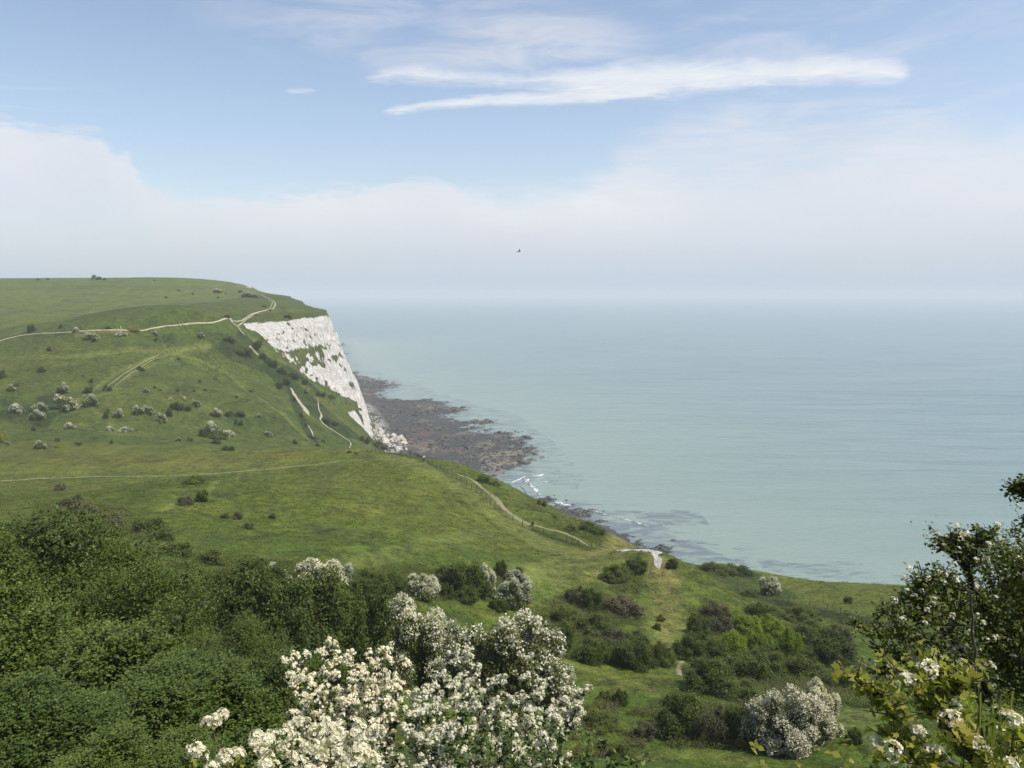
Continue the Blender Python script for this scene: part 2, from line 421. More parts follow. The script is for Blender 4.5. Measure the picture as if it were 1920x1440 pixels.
def build_land():
    az = np.concatenate([np.arange(-180, -38, 3.0), np.arange(-38, -19, .11), np.arange(-19, -7.5, .055), np.arange(-7.5, 36, .11), np.arange(36, 181, 3.0)])
    rr = [0.6]
    while rr[-1] < 1700:
        r = rr[-1]
        rr.append(r + (0.5 if r < 3 else max(.12, r * 0.022) if r < 40 else r * 0.0065 if r < 300 else 1.0 if r < 610 else r * 0.009))
    rr = np.array(rr)
    A, Rr = np.meshgrid(np.radians(az), rr)
    x = (Rr * np.sin(A)).ravel(); y = (Rr * np.cos(A)).ravel()
    z, d, cliff, dw = height(x, y)
    na, nr = len(az), len(rr)
    idx = np.arange(na * nr).reshape(nr, na)
    F = np.stack([idx[:-1, :-1], idx[:-1, 1:], idx[1:, 1:], idx[1:, :-1]], -1).reshape(-1, 4)
    F = F[:, ::-1]
    keep = (z[F].max(1) > -1.2)
    F = F[keep]
    px, py, f = project(x, y, z)
    ok = f > 0
    zx = 26 * fbm(x / 12, y / 12, 75, 4); zy = 22 * fbm(x / 12, y / 12, 76, 4)
    def zone(poly, r0=0, r1=1e9, soft=0):
        return (inpoly(px + zx * 130 / (y + 60), py + zy * 130 / (y + 60), poly) & ok & (y > r0) & (y < r1)).astype(float)
    n1 = fbm(x / 30, y / 30, 51, 4); n2 = fbm(x / 7, y / 7, 57, 4); n3 = fbm(x / 90, y / 90, 61, 3); n4 = fbm(x / 2.2, y / 2.2, 63, 3)
    col = np.zeros((len(x), 3))
    slope = np.array([.062, .094, .023]); plateau = np.array([.096, .130, .040]); meadow = np.array([.086, .118, .024]); fore = np.array([.072, .116, .023]); dark = np.array([.028, .048, .015]); olive = np.array([.118, .122, .034])
    def blend(m, c): 
        nonlocal col
        m = np.clip(m, 0, 1)[:, None]; col = col * (1 - m) + np.asarray(c) * m
    col[:] = meadow
    blend(sstep(y + 25 * n1, 270, 305), slope)
    # the path over the down divides mown plateau from rough slope
    platline = smoothline(drape_px([(0,634),(50,622),(130,619),(230,616),(300,610),(350,603),(420,596),(470,588),(505,576),(514,568),(506,560),(480,551)], 300))
    pl = np.array(platline)
    ploty = np.interp(x, pl[:, 0], pl[:, 1])
    blend(sstep(y - ploty, -4, 4) * (y > 380), plateau)
    blend(sstep(y - ploty, 0, 3) * (1 - sstep(y - ploty, 14, 26)) * (y > 380) * 0.5, dark * 1.2)
    blend((sstep(x, -190, -175) * sstep(y, 560, 600)) * 0.6, slope)
    blend((1 - sstep(y + 10 * n1, 95, 135)) , fore)
    # warm yellow bands in the meadow
    blend(sstep(n1 + 0.5 * n2, -0.02, 0.25) * sstep(y, 130, 180) * (1 - sstep(y, 270, 300)) * (1 - sstep(x, -30, 0)) * 0.55, olive)
    blend(np.exp(-((y - 245 - 40 * n1) / 22) ** 2) * (1 - sstep(x, -40, -20)) * 0.55, olive)
    blend(sstep(n1 - n2 * .6, 0.04, 0.26) * 0.42, dark * 1.25)
    blend(sstep(n2 + .5 * n4, 0.08, 0.30) * 0.50 * (y < 620), dark * 1.15)
    blend(sstep(fbm(x / 12, y / 5, 58, 4), .06, .3) * .40 * (y < 620), np.array([.135, .150, .045]))
    blend(sstep(fbm(x / 1.6, y / 1.6, 59, 3) + .3 * n2, .14, .26) * .55 * (y < 480), dark)
    blend(sstep(n3, 0.0, 0.3) * 0.25, olive)
    # dark scrubby hollows
    for poly, r0, s in [([(65,745),(120,735),(125,765),(70,770)], 300, .7), ([(0,745),(40,760),(115,775),(90,800),(20,795),(0,780)], 250, .65), ([(180,755),(210,765),(205,775),(178,772)], 300, .5),
                        ([(400,650),(455,620),(490,660),(640,790),(690,830),(640,820),(560,760),(500,700),(430,675)], 380, .75), ([(420,770),(480,785),(520,795),(440,795)], 300, .4), ([(270,630),(420,625),(450,660),(400,665),(300,650)], 380, .35),
                        ([(440,590),(520,585),(600,585),(615,597),(465,603)], 440, .35), ([(330,895),(400,890),(430,905),(380,925),(335,915)], 150, .5)]:
        jx = 8 * fbm(x / 9, y / 9, 71, 3); 
        m = inpoly(px + jx, py + jx, poly) & ok & (y > r0) & (y < r0 + 330)
        blend(m * s * (1.0 + 1.3 * n2), np.array([.020, .038, .013]))
    for pts, w in (([(533,703),(548,735),(560,775),(575,805),(590,832),(606,841)], 1.6), ([(600,740),(592,730),(575,716),(560,704),(540,690)], 2.2), ([(612,795),(640,818),(662,832)], 1.0), ([(420,700),(460,728),(520,772),(560,810)], .5)):
        dl, _ = linedist(x, y, drape_px(pts, 330)); blend((1 - sstep(dl + n4 * 2 + n2, w, w + 1.2)) * .85, np.array([.020, .038, .012]))
    # fresh green in the hollow of the valley and beyond the coast fence
    blend(zone([(700,850),(870,905),(1000,985),(1110,1035),(1220,1027),(1080,965),(900,885),(800,850)], 120, 260) * 0.45 * (0.6 + n2), np.array([.05, .085, .024]))
    # scrub floor in the near valley
    blend(zone([(1000,1150),(1060,1110),(1200,1180),(1260,1240),(1290,1240),(1300,1150),(1400,1160),(1600,1200),(1640,1300),(1560,1330),(1420,1330),(1250,1250),(1060,1240)], 50, 160) * 0.6, np.array([.046, .072, .022]))
    dl, _ = linedist(x, y, drape_px([(690,846),(745,852),(787,865),(850,897),(905,932),(957,974),(1027,1004),(1110,1032)], 120)); blend((1 - sstep(dl + n4 * 1.5, .8, 2.0)) * .85, np.array([.026, .046, .013]))
    dl, _ = linedist(x, y, drape_px([(1384,1109),(1460,1130),(1580,1155),(1720,1194)], 90)); blend((1 - sstep(dl + n4 * 1.5, 1.4, 2.8)) * .95, np.array([.018, .032, .010]))
    for line, w, s in PATHS_WORN:
        dl, _ = linedist(x, y, line)
        dl = dl + n4 * w * .5
        blend((1 - sstep(dl, w * .35, w * .85)) * s, np.array([.128, .156, .054]))
    dl, _ = linedist(x, y, smoothline(drape_px([(1238,1055),(1245,1100),(1252,1130),(1248,1170),(1250,1205),(1270,1235)], 60))); blend((1 - sstep(dl + n4 * 1.8, .5, 1.7)) * .55, np.array([.155, .160, .070]))
    # bare brown wear on the crest of the mound
    dl, _ = linedist(x, y, drape_px([(1100,1042),(1160,1030),(1220,1027)], 100))
    blend((1 - sstep(dl + n4 * 2, .6, 3.0)) * .5, np.array([.20, .175, .09]))
    dl, _ = linedist(x, y, drape_px([(1245,1060),(1248,1090)], 100))
    blend((1 - sstep(dl + n4 * 2, .6, 3.0)) * .4, np.array([.20, .17, .09]))
    for _k, pts in enumerate([[(150,628),(235,622)]]):
        dl, _ = linedist(x, y, drape_px(pts, 380)); blend((1 - sstep(dl + n4, 1, 4)) * .4, np.array([.22, .2, .09]))
    blend(zone([(1262,1030),(1320,1052),(1440,1085),(1500,1120),(1420,1125),(1385,1118),(1320,1075)], 128, 230) * .8, np.array([.036, .064, .016]))
    flower = np.exp(-((y - 225 - 60 * n1) / 40) ** 2) * (1 - sstep(x, -30, 10)) + zone([(560,900),(760,880),(800,960),(640,960)], 120, 230) * .7
    flower = np.clip(flower, 0, 1)
    # chalk
    jx = 10 * fbm(x / 5, y / 5, 81, 4); jz = 10 * fbm(x / 5, z / 5, 83, 4)
    def czone(poly, r0, r1): return (inpoly(px + jx, py + jz, poly) & ok & (y > r0) & (y < r1)).astype(float)
    upper = czone([(455,608),(540,600),(628,588),(640,650),(632,662),(600,645),(560,655),(520,658),(500,640),(478,622)], 470, 640)
    edge = czone([(628,640),(640,640),(668,690),(702,818),(690,822),(676,765),(656,700)], 480, 640)
    lower = czone([(520,655),(632,655),(662,690),(690,800),(660,770),(610,725),(560,695)], 470, 640)
    toe = czone([(652,772),(664,770),(702,826),(694,834),(655,792)], 470, 600)
    rest = cliff * sstep(d, -1, 1) * (y > 640)
    diag = fbm(px / 26 - py / 30, (px + py) / 110, 91, 4)
    lowm = lower * sstep(diag + .5 * n2 + .5 * fbm(px / 9, py / 9, 93, 3), -.02, .09)
    chalk = np.clip(upper + edge + toe + lowm + rest, 0, 1)
    vegup = sstep(fbm(x / 1.1 + z / 2, z / 1.6, 97, 3) + .10 * sstep(z, 70, 52), .20, .27) * upper * .8
    chalk = np.clip(chalk - vegup, 0, 1)
    for pts, w in (([(15.8,126.9),(17,127.2),(18.5,126.5),(20.1,125.9),(21.6,125.3),(22.8,124.7)], .22), ([(21.3,125.2),(22.1,124.2),(22.2,122.8),(22.0,121.2),(21.7,119.6)], .12), ([(16.6,126.6),(18.4,125.9),(19.6,125.4)], .1), ([(20.6,125.0),(21.5,124.3)], .25)):
        dl, _ = linedist(x, y, pts); chalk = np.maximum(chalk, (1 - sstep(dl + .14 + 1.6 * n4 + .8 * fbm(x / .7, y / .7, 66, 2), w, w + .6)) * (np.hypot(x, y) < 150))
    chalk = np.maximum(chalk, sstep(n4 + .5 * n2, .36, .42) * zone([(440,528),(480,540),(470,546),(430,536)], 800))
    chalk = np.maximum(chalk, zone([(455,532),(468,534),(473,540),(463,540)], 620) * sstep(n2 + n4, -.2, .1))
    # coastal sides of the near spur and terrace stay green
    blend(sstep(d, -1, 2) * 0 + cliff * (y < 470) * (d > 0) * .5, np.array([.045, .075, .022]))
    gully = (1 - sstep(np.abs((px - 535) / (645 - 535) - (py - 600) / (730 - 600)) + .1 * n4, .015, .04)) * zone([(530,600),(560,600),(660,740),(640,745)], 470, 640)
    chalk = chalk * (1 - .45 * gully)
    blend(lower * .8, np.array([.060, .078, .036]))
    fc = d[F].max(1) <= 0.0
    cl = (~fc) & (chalk[F].mean(1) > .5) & (y[F].mean(1) > 400)
    la = ~(fc | cl)
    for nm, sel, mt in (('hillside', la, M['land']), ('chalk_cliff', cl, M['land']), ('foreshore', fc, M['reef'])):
        f = F[sel]
        used = np.unique(f); remap = np.full(len(x), -1); remap[used] = np.arange(len(used))
        V = np.c_[x, y, z][used]
        cols = {'gcol': col[used], 'chalk': chalk[used], 'flower': flower[used]}
        if nm == 'foreshore':
            dwu = dw[used]; du = -d[used]
            uu = V[:, 0]; vv = V[:, 1]
            tan = sstep(fbm(uu / 16, vv / 16, 103, 4) + .5 * fbm(uu / 4, vv / 4, 107, 3), .08, .22)
            tan = np.maximum(tan * .7, zone([(900,850),(1000,840),(1010,870),(985,905),(960,915),(900,880)])[used] * sstep(fbm(uu / 9, vv / 9, 109, 3), -.15, .1))
            rust = zone([(760,800),(870,820),(880,850),(780,850)])[used] * sstep(fbm(uu / 8, vv / 8, 111, 4), -.1, .2)
            cols = {'tan': np.clip(tan, 0, 1), 'rust': rust, 'pale': sstep(du, 12, 2) * .8 * (V[:, 1] > 420)}
        o = mesh_np(nm, V, remap[f], mt, smooth=True, cols=cols)
        tag(o, kind='structure')

# ------------------------------------------------------------------ materials of the ground, sea
M = {}
def newmat(name):
    m = bpy.data.materials.new(name); m.use_nodes = True
    T = NT(m.node_tree); T.n.clear()
    out = T.n.new('ShaderNodeOutputMaterial'); b = T.n.new('ShaderNodeBsdfPrincipled')
    T.l.new(b.outputs[0], out.inputs[0])
    M[name] = m
    return T, b, out
def attr(T, name, kind='Color'):
    a = T.n.new('ShaderNodeAttribute'); a.attribute_name = name
    return a.outputs[kind]
def bump(T, b, h, strength, dist):
    n = T.n.new('ShaderNodeBump'); n.inputs['Strength'].default_value = strength; n.inputs['Distance'].default_value = dist
    T.l.new(h, n.inputs['Height']); T.l.new(n.outputs[0], b.inputs['Normal'])

def mat_land():
    T, b, out = newmat('land')
    pos = T.n.new('ShaderNodeNewGeometry').outputs['Position']
    g = attr(T, 'gcol')
    a = T.noise(pos, 0.55, 5, .65); c = T.noise(pos, 3.2, 4, .7); e = T.noise(T.mapping(pos, (1, .45, 1)), 0.14, 4, .6)
    k = T.m('ADD', T.m('MULTIPLY', T.m('SUBTRACT', a, .5), 2.6), T.m('MULTIPLY', T.m('SUBTRACT', c, .5), 3.2))
    k = T.m('ADD', T.m('ADD', k, T.m('MULTIPLY', T.m('SUBTRACT', e, .5), 1.3)), 1.0)
    k = T.m('MAXIMUM', k, .25)
    hue = T.mix(T.step(T.noise(pos, .9, 4, .6), .35, .7), (.90, 1.03, .8), (1.16, 1.0, .95))
    gr = T.mix(1.0, T.mix(1.0, T.mix(1.0, g, (.90, .825, .62), 'MULTIPLY'), hue, 'MULTIPLY'), k, 'MULTIPLY')
    gr = T.mix(T.m('MULTIPLY', T.step(T.noise(T.mapping(pos, (1, 1, .6)), 1.1, 3, .6), .56, .66), .42), gr, T.mix(1.0, gr, (.42, .52, .5), 'MULTIPLY'))  # tussock shadows painted into the grass colour as dark noise specks
    fl = T.m('MULTIPLY', attr(T, 'flower', 'Fac'), T.m('MULTIPLY', T.step(T.noise(pos, 2.6, 3, .7), .57, .68), T.step(T.noise(pos, .10, 3), .42, .62)))
    gr = T.mix(T.m('MULTIPLY', fl, .85), gr, (.42, .30, .03))
    # chalk with stains, flint bands and cracks
    st = T.noise(T.mapping(pos, (1.2, 1.2, .28)), .55, 5, .65)
    bands = T.noise(T.mapping(pos, (.03, .03, .9), rot=(.06, .04, 0)), 1.0, 4, .7)
    ck = T.mix(T.step(st, .38, .66), (.36, .345, .31), (.62, .60, .55))
    ck = T.mix(T.m('MULTIPLY', T.step(bands, .56, .66), .35), ck, (.38, .36, .31))
    crack = T.noise(T.mapping(pos, (1.6, 1.6, .7)), .9, 5, .7)
    ck = T.mix(T.m('MULTIPLY', T.step(crack, .58, .68), .55), ck, (.13, .125, .09))
    cm = T.step(T.m('ADD', attr(T, 'chalk', 'Fac'), T.m('MULTIPLY', T.m('SUBTRACT', T.noise(pos, .8, 4, .7), .5), .7)), .42, .58)
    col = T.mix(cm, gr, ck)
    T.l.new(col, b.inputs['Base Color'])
    b.inputs['Roughness'].default_value = .9; b.inputs['Specular IOR Level'].default_value = .15
    hh = T.m('ADD', T.m('MULTIPLY', a, .5), T.m('ADD', T.m('MULTIPLY', c, .22), T.m('MULTIPLY', T.m('MULTIPLY', crack, -1.0), cm)))
    bump(T, b, hh, .75, 1.1)
def mat_reef():
    T, b, out = newmat('reef')
    pos = T.n.new('ShaderNodeNewGeometry').outputs['Position']
    a = T.noise(T.mapping(pos, (1, .5, 1), rot=(0, 0, .6)), .35, 6, .7); c = T.noise(pos, 1.4, 5, .7)
    dk = T.mix(T.step(c, .3, .75), (.026, .027, .027), (.084, .084, .076))
    dk = T.mix(T.m('MULTIPLY', T.step(a, .53, .64), .55), dk, (.10, .095, .055))
    tn = T.mix(T.step(a, .3, .7), (.14, .115, .08), (.31, .26, .18))
    col = T.mix(T.m('MULTIPLY', attr(T, 'tan', 'Fac'), T.step(c, .30, .60)), dk, tn)
    col = T.mix(T.m('MULTIPLY', attr(T, 'rust', 'Fac'), T.step(c, .42, .55)), col, (.15, .10, .05))
    col = T.mix(T.m('MULTIPLY', attr(T, 'pale', 'Fac'), T.step(c, .35, .55)), col, (.48, .45, .38))
    T.l.new(col, b.inputs['Base Color']); b.inputs['Roughness'].default_value = .65
    b.inputs['Specular IOR Level'].default_value = .3
    bump(T, b, T.m('ADD', a, c), .8, .8)
def mat_sea():
    T, b, out = newmat('sea')
    pos = T.n.new('ShaderNodeNewGeometry').outputs['Position']
    s = attr(T, 'shallow', 'Fac'); w = attr(T, 'weed', 'Fac')
    p1 = T.noise(T.mapping(pos, (1, 2.2, 1), rot=(0, 0, .25)), .0035, 5, .6, .5)
    p2 = T.noise(T.mapping(pos, (1, 4.0, 1), rot=(0, 0, .12)), .012, 4, .6, .4)
    deep = T.mix(T.step(p1, .3, .72), (.092, .168, .190), (.128, .208, .216))
    deep = T.mix(T.m('MULTIPLY', T.step(p2, .42, .68), .75), deep, (.160, .232, .235))
    p3 = T.noise(T.mapping(pos, (.35, 3.2, 1), rot=(0, 0, .18)), .02, 4, .6, .5)
    deep = T.mix(T.m('MULTIPLY', T.step(p3, .46, .66), .6), deep, (.062, .122, .132))
    col = T.mix(s, deep, (.205, .27, .225))
    wn = T.noise(T.mapping(pos, (.7, 1.5, 1), rot=(0, 0, .3)), .10, 6, .7, .9)
    col = T.mix(T.m('MULTIPLY', T.step(T.m('ADD', T.m('MULTIPLY', T.m('SUBTRACT', wn, .5), 1.9), w), .34, .70), .75), col, (.085, .105, .130))
    sep = T.n.new('ShaderNodeSeparateXYZ'); T.l.new(pos, sep.inputs[0])
    T.l.new(col, b.inputs['Base Color']); b.inputs['Roughness'].default_value = .22; b.inputs['IOR'].default_value = 1.33
    swell = T.noise(T.mapping(pos, (.28, 1.3, 1), rot=(0, 0, .22)), .06, 4, .55, .8)
    chop = T.noise(T.mapping(pos, (.5, 1.5, 1), rot=(0, 0, -.1)), .55, 5, .62)
    swell2 = T.noise(T.mapping(pos, (.22, 1.6, 1), rot=(0, 0, .05)), .16, 3, .5, .6)
    h = T.m('ADD', T.m('MULTIPLY', swell, 2.6), T.m('ADD', T.m('MULTIPLY', chop, .42), T.m('MULTIPLY', swell2, .7)))
    bump(T, b, h, .6, 1.6)
mat_land(); mat_reef(); mat_sea()

def mat_chalkpath():
    T, b, out = newmat('chalk_path')
    pos = T.n.new('ShaderNodeNewGeometry').outputs['Position']
    n = T.noise(pos, 1.2, 5, .7)
    T.l.new(T.mix(T.step(n, .3, .7), (.20, .185, .11), (.46, .42, .31)), b.inputs['Base Color']); b.inputs['Roughness'].default_value = .95
    bump(T, b, n, .5, .2)
    T, b, out = newmat('earth_path')
    pos = T.n.new('ShaderNodeNewGeometry').outputs['Position']
    n = T.noise(pos, 1.2, 5, .7)
    T.l.new(T.mix(T.step(n, .3, .7), (.13, .14, .055), (.25, .23, .12)), b.inputs['Base Color']); b.inputs['Roughness'].default_value = .95
    bump(T, b, n, .5, .2)
    T, b, out = newmat('foam')
    b.inputs['Base Color'].default_value = (.62, .65, .65, 1); b.inputs['Roughness'].default_value = .8
mat_chalkpath()

build_land()

def build_sea():
    az = np.concatenate([np.arange(-60, -33, 1.5), np.arange(-33, 34, .16), np.arange(34, 100, 2.0)])
    rr = np.concatenate([np.geomspace(60, 280, 40, endpoint=False), np.geomspace(280, 1200, 260, endpoint=False), np.geomspace(1200, 15800, 130)])
    A, Rr = np.meshgrid(np.radians(az), rr)
    x = (Rr * np.sin(A)).ravel(); y = (Rr * np.cos(A)).ravel(); z = np.zeros_like(x)
    na, nr = len(az), len(rr); idx = np.arange(na * nr).reshape(nr, na)
    F = np.stack([idx[:-1, :-1], idx[1:, :-1], idx[1:, 1:], idx[:-1, 1:]], -1).reshape(-1, 4)
    dw, _ = linedist(x, y, REEF)
    dw = np.where(inpoly(x, y, REEFPOLY), 0, dw)
    shallow = np.exp(-dw / 150) * .9 + .25 * np.exp(-dw / 700)
    px, py, f = project(x, y, z)
    def zone(poly): return inpoly(px + 22 * fbm(x / 60, y / 60, 5, 3), py + 10 * fbm(x / 60, y / 60, 6, 3), poly) & (f > 0)
    weed = np.exp(-dw / 20) * .50
    for poly, s in [([(975,925),(1080,955),(1200,985),(1330,1030),(1420,1080),(1300,1060),(1200,1040),(1050,970)], .42), ([(1180,960),(1310,960),(1330,985),(1200,990)], .42), ([(1150,1000),(1360,1030),(1480,1085),(1700,1100),(1640,1080),(1440,1045),(1300,1010)], .34),
                    ([(870,760),(960,775),(1040,830),(1080,870),(1020,890),(960,840)], .30), ([(1030,880),(1100,890),(1080,920),(1010,905)], .34), ([(690,695),(760,712),(880,755),(830,760),(740,735)], .3), ([(1480,1055),(1600,1050),(1720,1085),(1600,1085)], .26)]:
        weed = np.maximum(weed, zone(poly) * (s + .14))
    o = mesh_np('sea', np.c_[x, y, z], F, M['sea'], smooth=True, cols={'shallow': np.clip(shallow, 0, 1), 'weed': weed})
    tag(o, kind='structure')
build_sea()

def ribbon(name, pts, width, mat, lift=.10, jitter=.25, seed=0, kind='structure', px=True, y0=8, n=8, taper=False):
    line = np.array(smoothline(drape_px(pts, y0) if px else pts, n))
    seg = np.r_[0, np.cumsum(np.hypot(*np.diff(line, axis=0).T))]
    m = max(4, int(seg[-1] / 1.2)); t = np.linspace(0, seg[-1], m)
    L = np.c_[np.interp(t, seg, line[:, 0]), np.interp(t, seg, line[:, 1])]
    k = np.array([1, 2, 3, 2, 1.]) / 9
    Lp = np.pad(L, ((2, 2), (0, 0)), 'edge'); L = np.c_[np.convolve(Lp[:, 0], k, 'valid'), np.convolve(Lp[:, 1], k, 'valid')]
    tg = np.gradient(L, axis=0); tg /= np.linalg.norm(tg, axis=1)[:, None] + 1e-9
    nn = np.c_[-tg[:, 1], tg[:, 0]]
    wl = width / 2 * (1 + jitter * 2 * fbm(t / 6, t * 0 + seed, 7, 3)); wr = width / 2 * (1 + jitter * 2 * fbm(t / 6, t * 0 + seed + 9, 8, 3))
    if taper:
        ev = np.sin(np.linspace(.04, .97, m) * math.pi) ** .6; wl = wl * ev * (1 + .9 * fbm(t / 2.5, t * 0 + seed, 17, 2)); wr = wr * ev * (1 + .9 * fbm(t / 2.5, t * 0 + seed, 18, 2))
    cols = 5; V = []
    for j in range(cols):
        s = j / (cols - 1)
        q = L + nn * ((-wr * (1 - s) + wl * s))[:, None]
        zz = height(q[:, 0], q[:, 1])[0]
        e = 0 if 0 < j < cols - 1 else .16
        V.append(np.c_[q, zz + lift - e])
    V = np.stack(V, 1); idx = np.arange(m * cols).reshape(m, cols)
    F = np.stack([idx[:-1, :-1], idx[:-1, 1:], idx[1:, 1:], idx[1:, :-1]], -1).reshape(-1, 4)
    o = mesh_np(name, V.reshape(-1, 3), F[:, ::-1], mat, smooth=True)
    tag(o, kind=kind)
    return o
CH = M['chalk_path']; EA = M['earth_path']
ribbon('path', [(-60,655),(0,640),(50,628),(130,624),(230,620),(300,613),(350,607),(420,598),(470,591),(500,582),(515,574),(515,567),(505,560),(480,551),(457,545)], .85, CH, .18, .6, 1, y0=380)
ribbon('path', [(470,592),(495,583),(508,575),(511,568),(503,562)], .45, CH, .18, .3, 2, y0=380)
ribbon('path', [(432,597),(436,606),(446,612),(452,622),(461,630)], 1.1, CH, .2, .4, 3, y0=380)
ribbon('path', [(475,592),(460,601),(446,611)], .6, CH, .2, .4, 4, y0=380)
ribbon('path', [(468,646),(474,656),(482,663),(489,669)], 2.4, CH, .22, .8, 5, y0=380, taper=True)
ribbon('path', [(545,727),(553,742),(560,752),(568,762),(577,775),(580,780)], 2.4, CH, .2, .8, 6, y0=330, taper=True)
ribbon('path', [(560,748),(566,757),(574,766),(579,773)], 1.0, CH, .2, .8, 16, y0=330, taper=True)
ribbon('path', [(576,795),(584,808),(588,820)], .8, CH, .15, .4, 7, y0=330, taper=True)
ribbon('path', [(596,745),(597,757),(598,768),(603,778),(601,787),(612,800),(628,810),(648,823),(658,830),(655,841)], .9, CH, .15, .6, 8, y0=330, taper=True)
ribbon('path', [(300,664),(283,672),(255,688),(232,702),(210,718),(190,735)], .75, EA, .1, .5, 12, y0=300, taper=True)
ribbon('path', [(292,672),(265,688),(240,705),(215,724)], .55, EA, .1, .5, 13, y0=300, taper=True)
ribbon('path', [(180,740),(165,749),(150,760),(138,770)], .8, EA, .1, .5, 14, y0=300, taper=True)
ribbon('path', [(-60,904),(0,902),(150,895),(350,890),(420,886),(500,881),(560,874),(640,866)], 1.05, EA, .07, .3, 9, y0=120)
ribbon('path', [(853,887),(875,896),(890,903),(907,917),(927,932),(940,946),(957,960),(973,971),(993,981),(1030,990),(1063,1001),(1090,1016),(1110,1028)], 1.5, EA, .08, .7, 10, y0=120, taper=True)
ribbon('path', [(1268,1272),(1274,1262),(1275,1252),(1280,1244),(1286,1236),(1287,1228)], .75, EA, .05, .9, 11, y0=50)
# ------------------------------------------------------------------ vegetation: materials
def mat_leaf(name, c1, c2, c3, rough=.6, trans=.20, spec=.18):
    """foliage: every leaf has its own tint (attribute 'tint' 0..1)"""
    T, b, out = newmat(name)
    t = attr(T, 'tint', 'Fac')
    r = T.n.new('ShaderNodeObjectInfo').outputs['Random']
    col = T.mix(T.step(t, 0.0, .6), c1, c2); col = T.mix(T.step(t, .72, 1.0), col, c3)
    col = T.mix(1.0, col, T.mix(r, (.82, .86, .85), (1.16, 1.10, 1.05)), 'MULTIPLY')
    T.l.new(col, b.inputs['Base Color']); b.inputs['Roughness'].default_value = rough; b.inputs['Specular IOR Level'].default_value = spec
    tr = T.n.new('ShaderNodeBsdfTranslucent'); T.l.new(T.mix(1.0, col, (1.25, 1.35, .7), 'MULTIPLY'), tr.inputs[0])
    mx = T.n.new('ShaderNodeMixShader'); mx.inputs[0].default_value = trans
    T.l.new(b.outputs[0], mx.inputs[1]); T.l.new(tr.outputs[0], mx.inputs[2]); T.l.new(mx.outputs[0], out.inputs[0])
mat_leaf('leaf_dark', (.030, .052, .011), (.080, .118, .020), (.180, .212, .046), .5, .12, .22)
mat_leaf('leaf_hedge', (.032, .053, .011), (.078, .108, .018), (.140, .168, .032))
mat_leaf('leaf_olive', (.062, .074, .022), (.115, .125, .034), (.20, .195, .06))
mat_leaf('leaf_bright', (.085, .135, .012), (.170, .230, .018), (.25, .29, .04))
mat_leaf('leaf_scrub', (.054, .078, .017), (.104, .132, .026), (.170, .180, .048))
mat_leaf('leaf_twiggy', (.070, .068, .036), (.120, .115, .060), (.12, .14, .045))
mat_leaf('leaf_near', (.145, .172, .026), (.250, .270, .045), (.30, .26, .05), .45, .40)
mat_leaf('leaf_tree', (.050, .068, .013), (.120, .142, .023), (.24, .235, .05), .5, .2, .2)
mat_leaf('leaf_yellow', (.11, .14, .02), (.24, .23, .03), (.36, .31, .03))
mat_leaf('blossom', (.50, .48, .37), (.74, .72, .61), (.86, .85, .77), .7, .25, .2)
mat_leaf('blossom_pink', (.46, .41, .32), (.68, .63, .53), (.80, .77, .68), .7, .25, .2)
mat_leaf('blossom_near', (.56, .52, .40), (.75, .71, .60), (.86, .83, .75), .6, .3, .2)
mat_leaf('grass_blade', (.095, .125, .022), (.155, .185, .036), (.28, .25, .10), .7, .45, .1)
T_, b_, o_ = newmat('bark'); b_.inputs['Base Color'].default_value = (.062, .050, .040, 1); b_.inputs['Roughness'].default_value = .9
T_, b_, o_ = newmat('bark_dark'); b_.inputs['Base Color'].default_value = (.030, .025, .021, 1); b_.inputs['Roughness'].default_value = .9
T_, b_, o_ = newmat('twig_green'); b_.inputs['Base Color'].default_value = (.13, .10, .045, 1); b_.inputs['Roughness'].default_value = .8

# ------------------------------------------------------------------ vegetation: shapes
def unit(rng, n):
    v = rng.normal(size=(n, 3)); return v / (np.linalg.norm(v, axis=1)[:, None] + 1e-9)

def leaves(cen, nrm, length, width, rng, shape='rhomb', dirs=None):
    """one flat leaf of 4 (rhomb) or 8 (lobed) corners at every centre"""
    n = len(cen)
    nrm = nrm / (np.linalg.norm(nrm, axis=1)[:, None] + 1e-9)
    d = unit(rng, n) if dirs is None else dirs
    d = d - nrm * (d * nrm).sum(1)[:, None]; d /= np.linalg.norm(d, axis=1)[:, None] + 1e-9
    s = np.cross(nrm, d)
    L = np.broadcast_to(length, (n,))[:, None]; Wd = np.broadcast_to(width, (n,))[:, None]
    if shape == 'rhomb':
        prof = [(-.5, 0, 0), (0.02, .5, .06), (.5, 0, -.08), (0.02, -.5, .06)]
    else:
        prof = [(-.5, 0, 0), (-.22, .34, .05), (-.02, .24, .03), (.18, .50, .07), (.26, .22, .02), (.5, 0, -.1), (.26, -.22, .02), (.18, -.5, .07), (-.02, -.24, .03), (-.22, -.34, .05)]
    k = len(prof)
    V = np.stack([cen + d * L * a + s * Wd * b + nrm * L * c for a, b, c in prof], 1).reshape(-1, 3)
    F = np.arange(n * k).reshape(n, k)
    return V, F

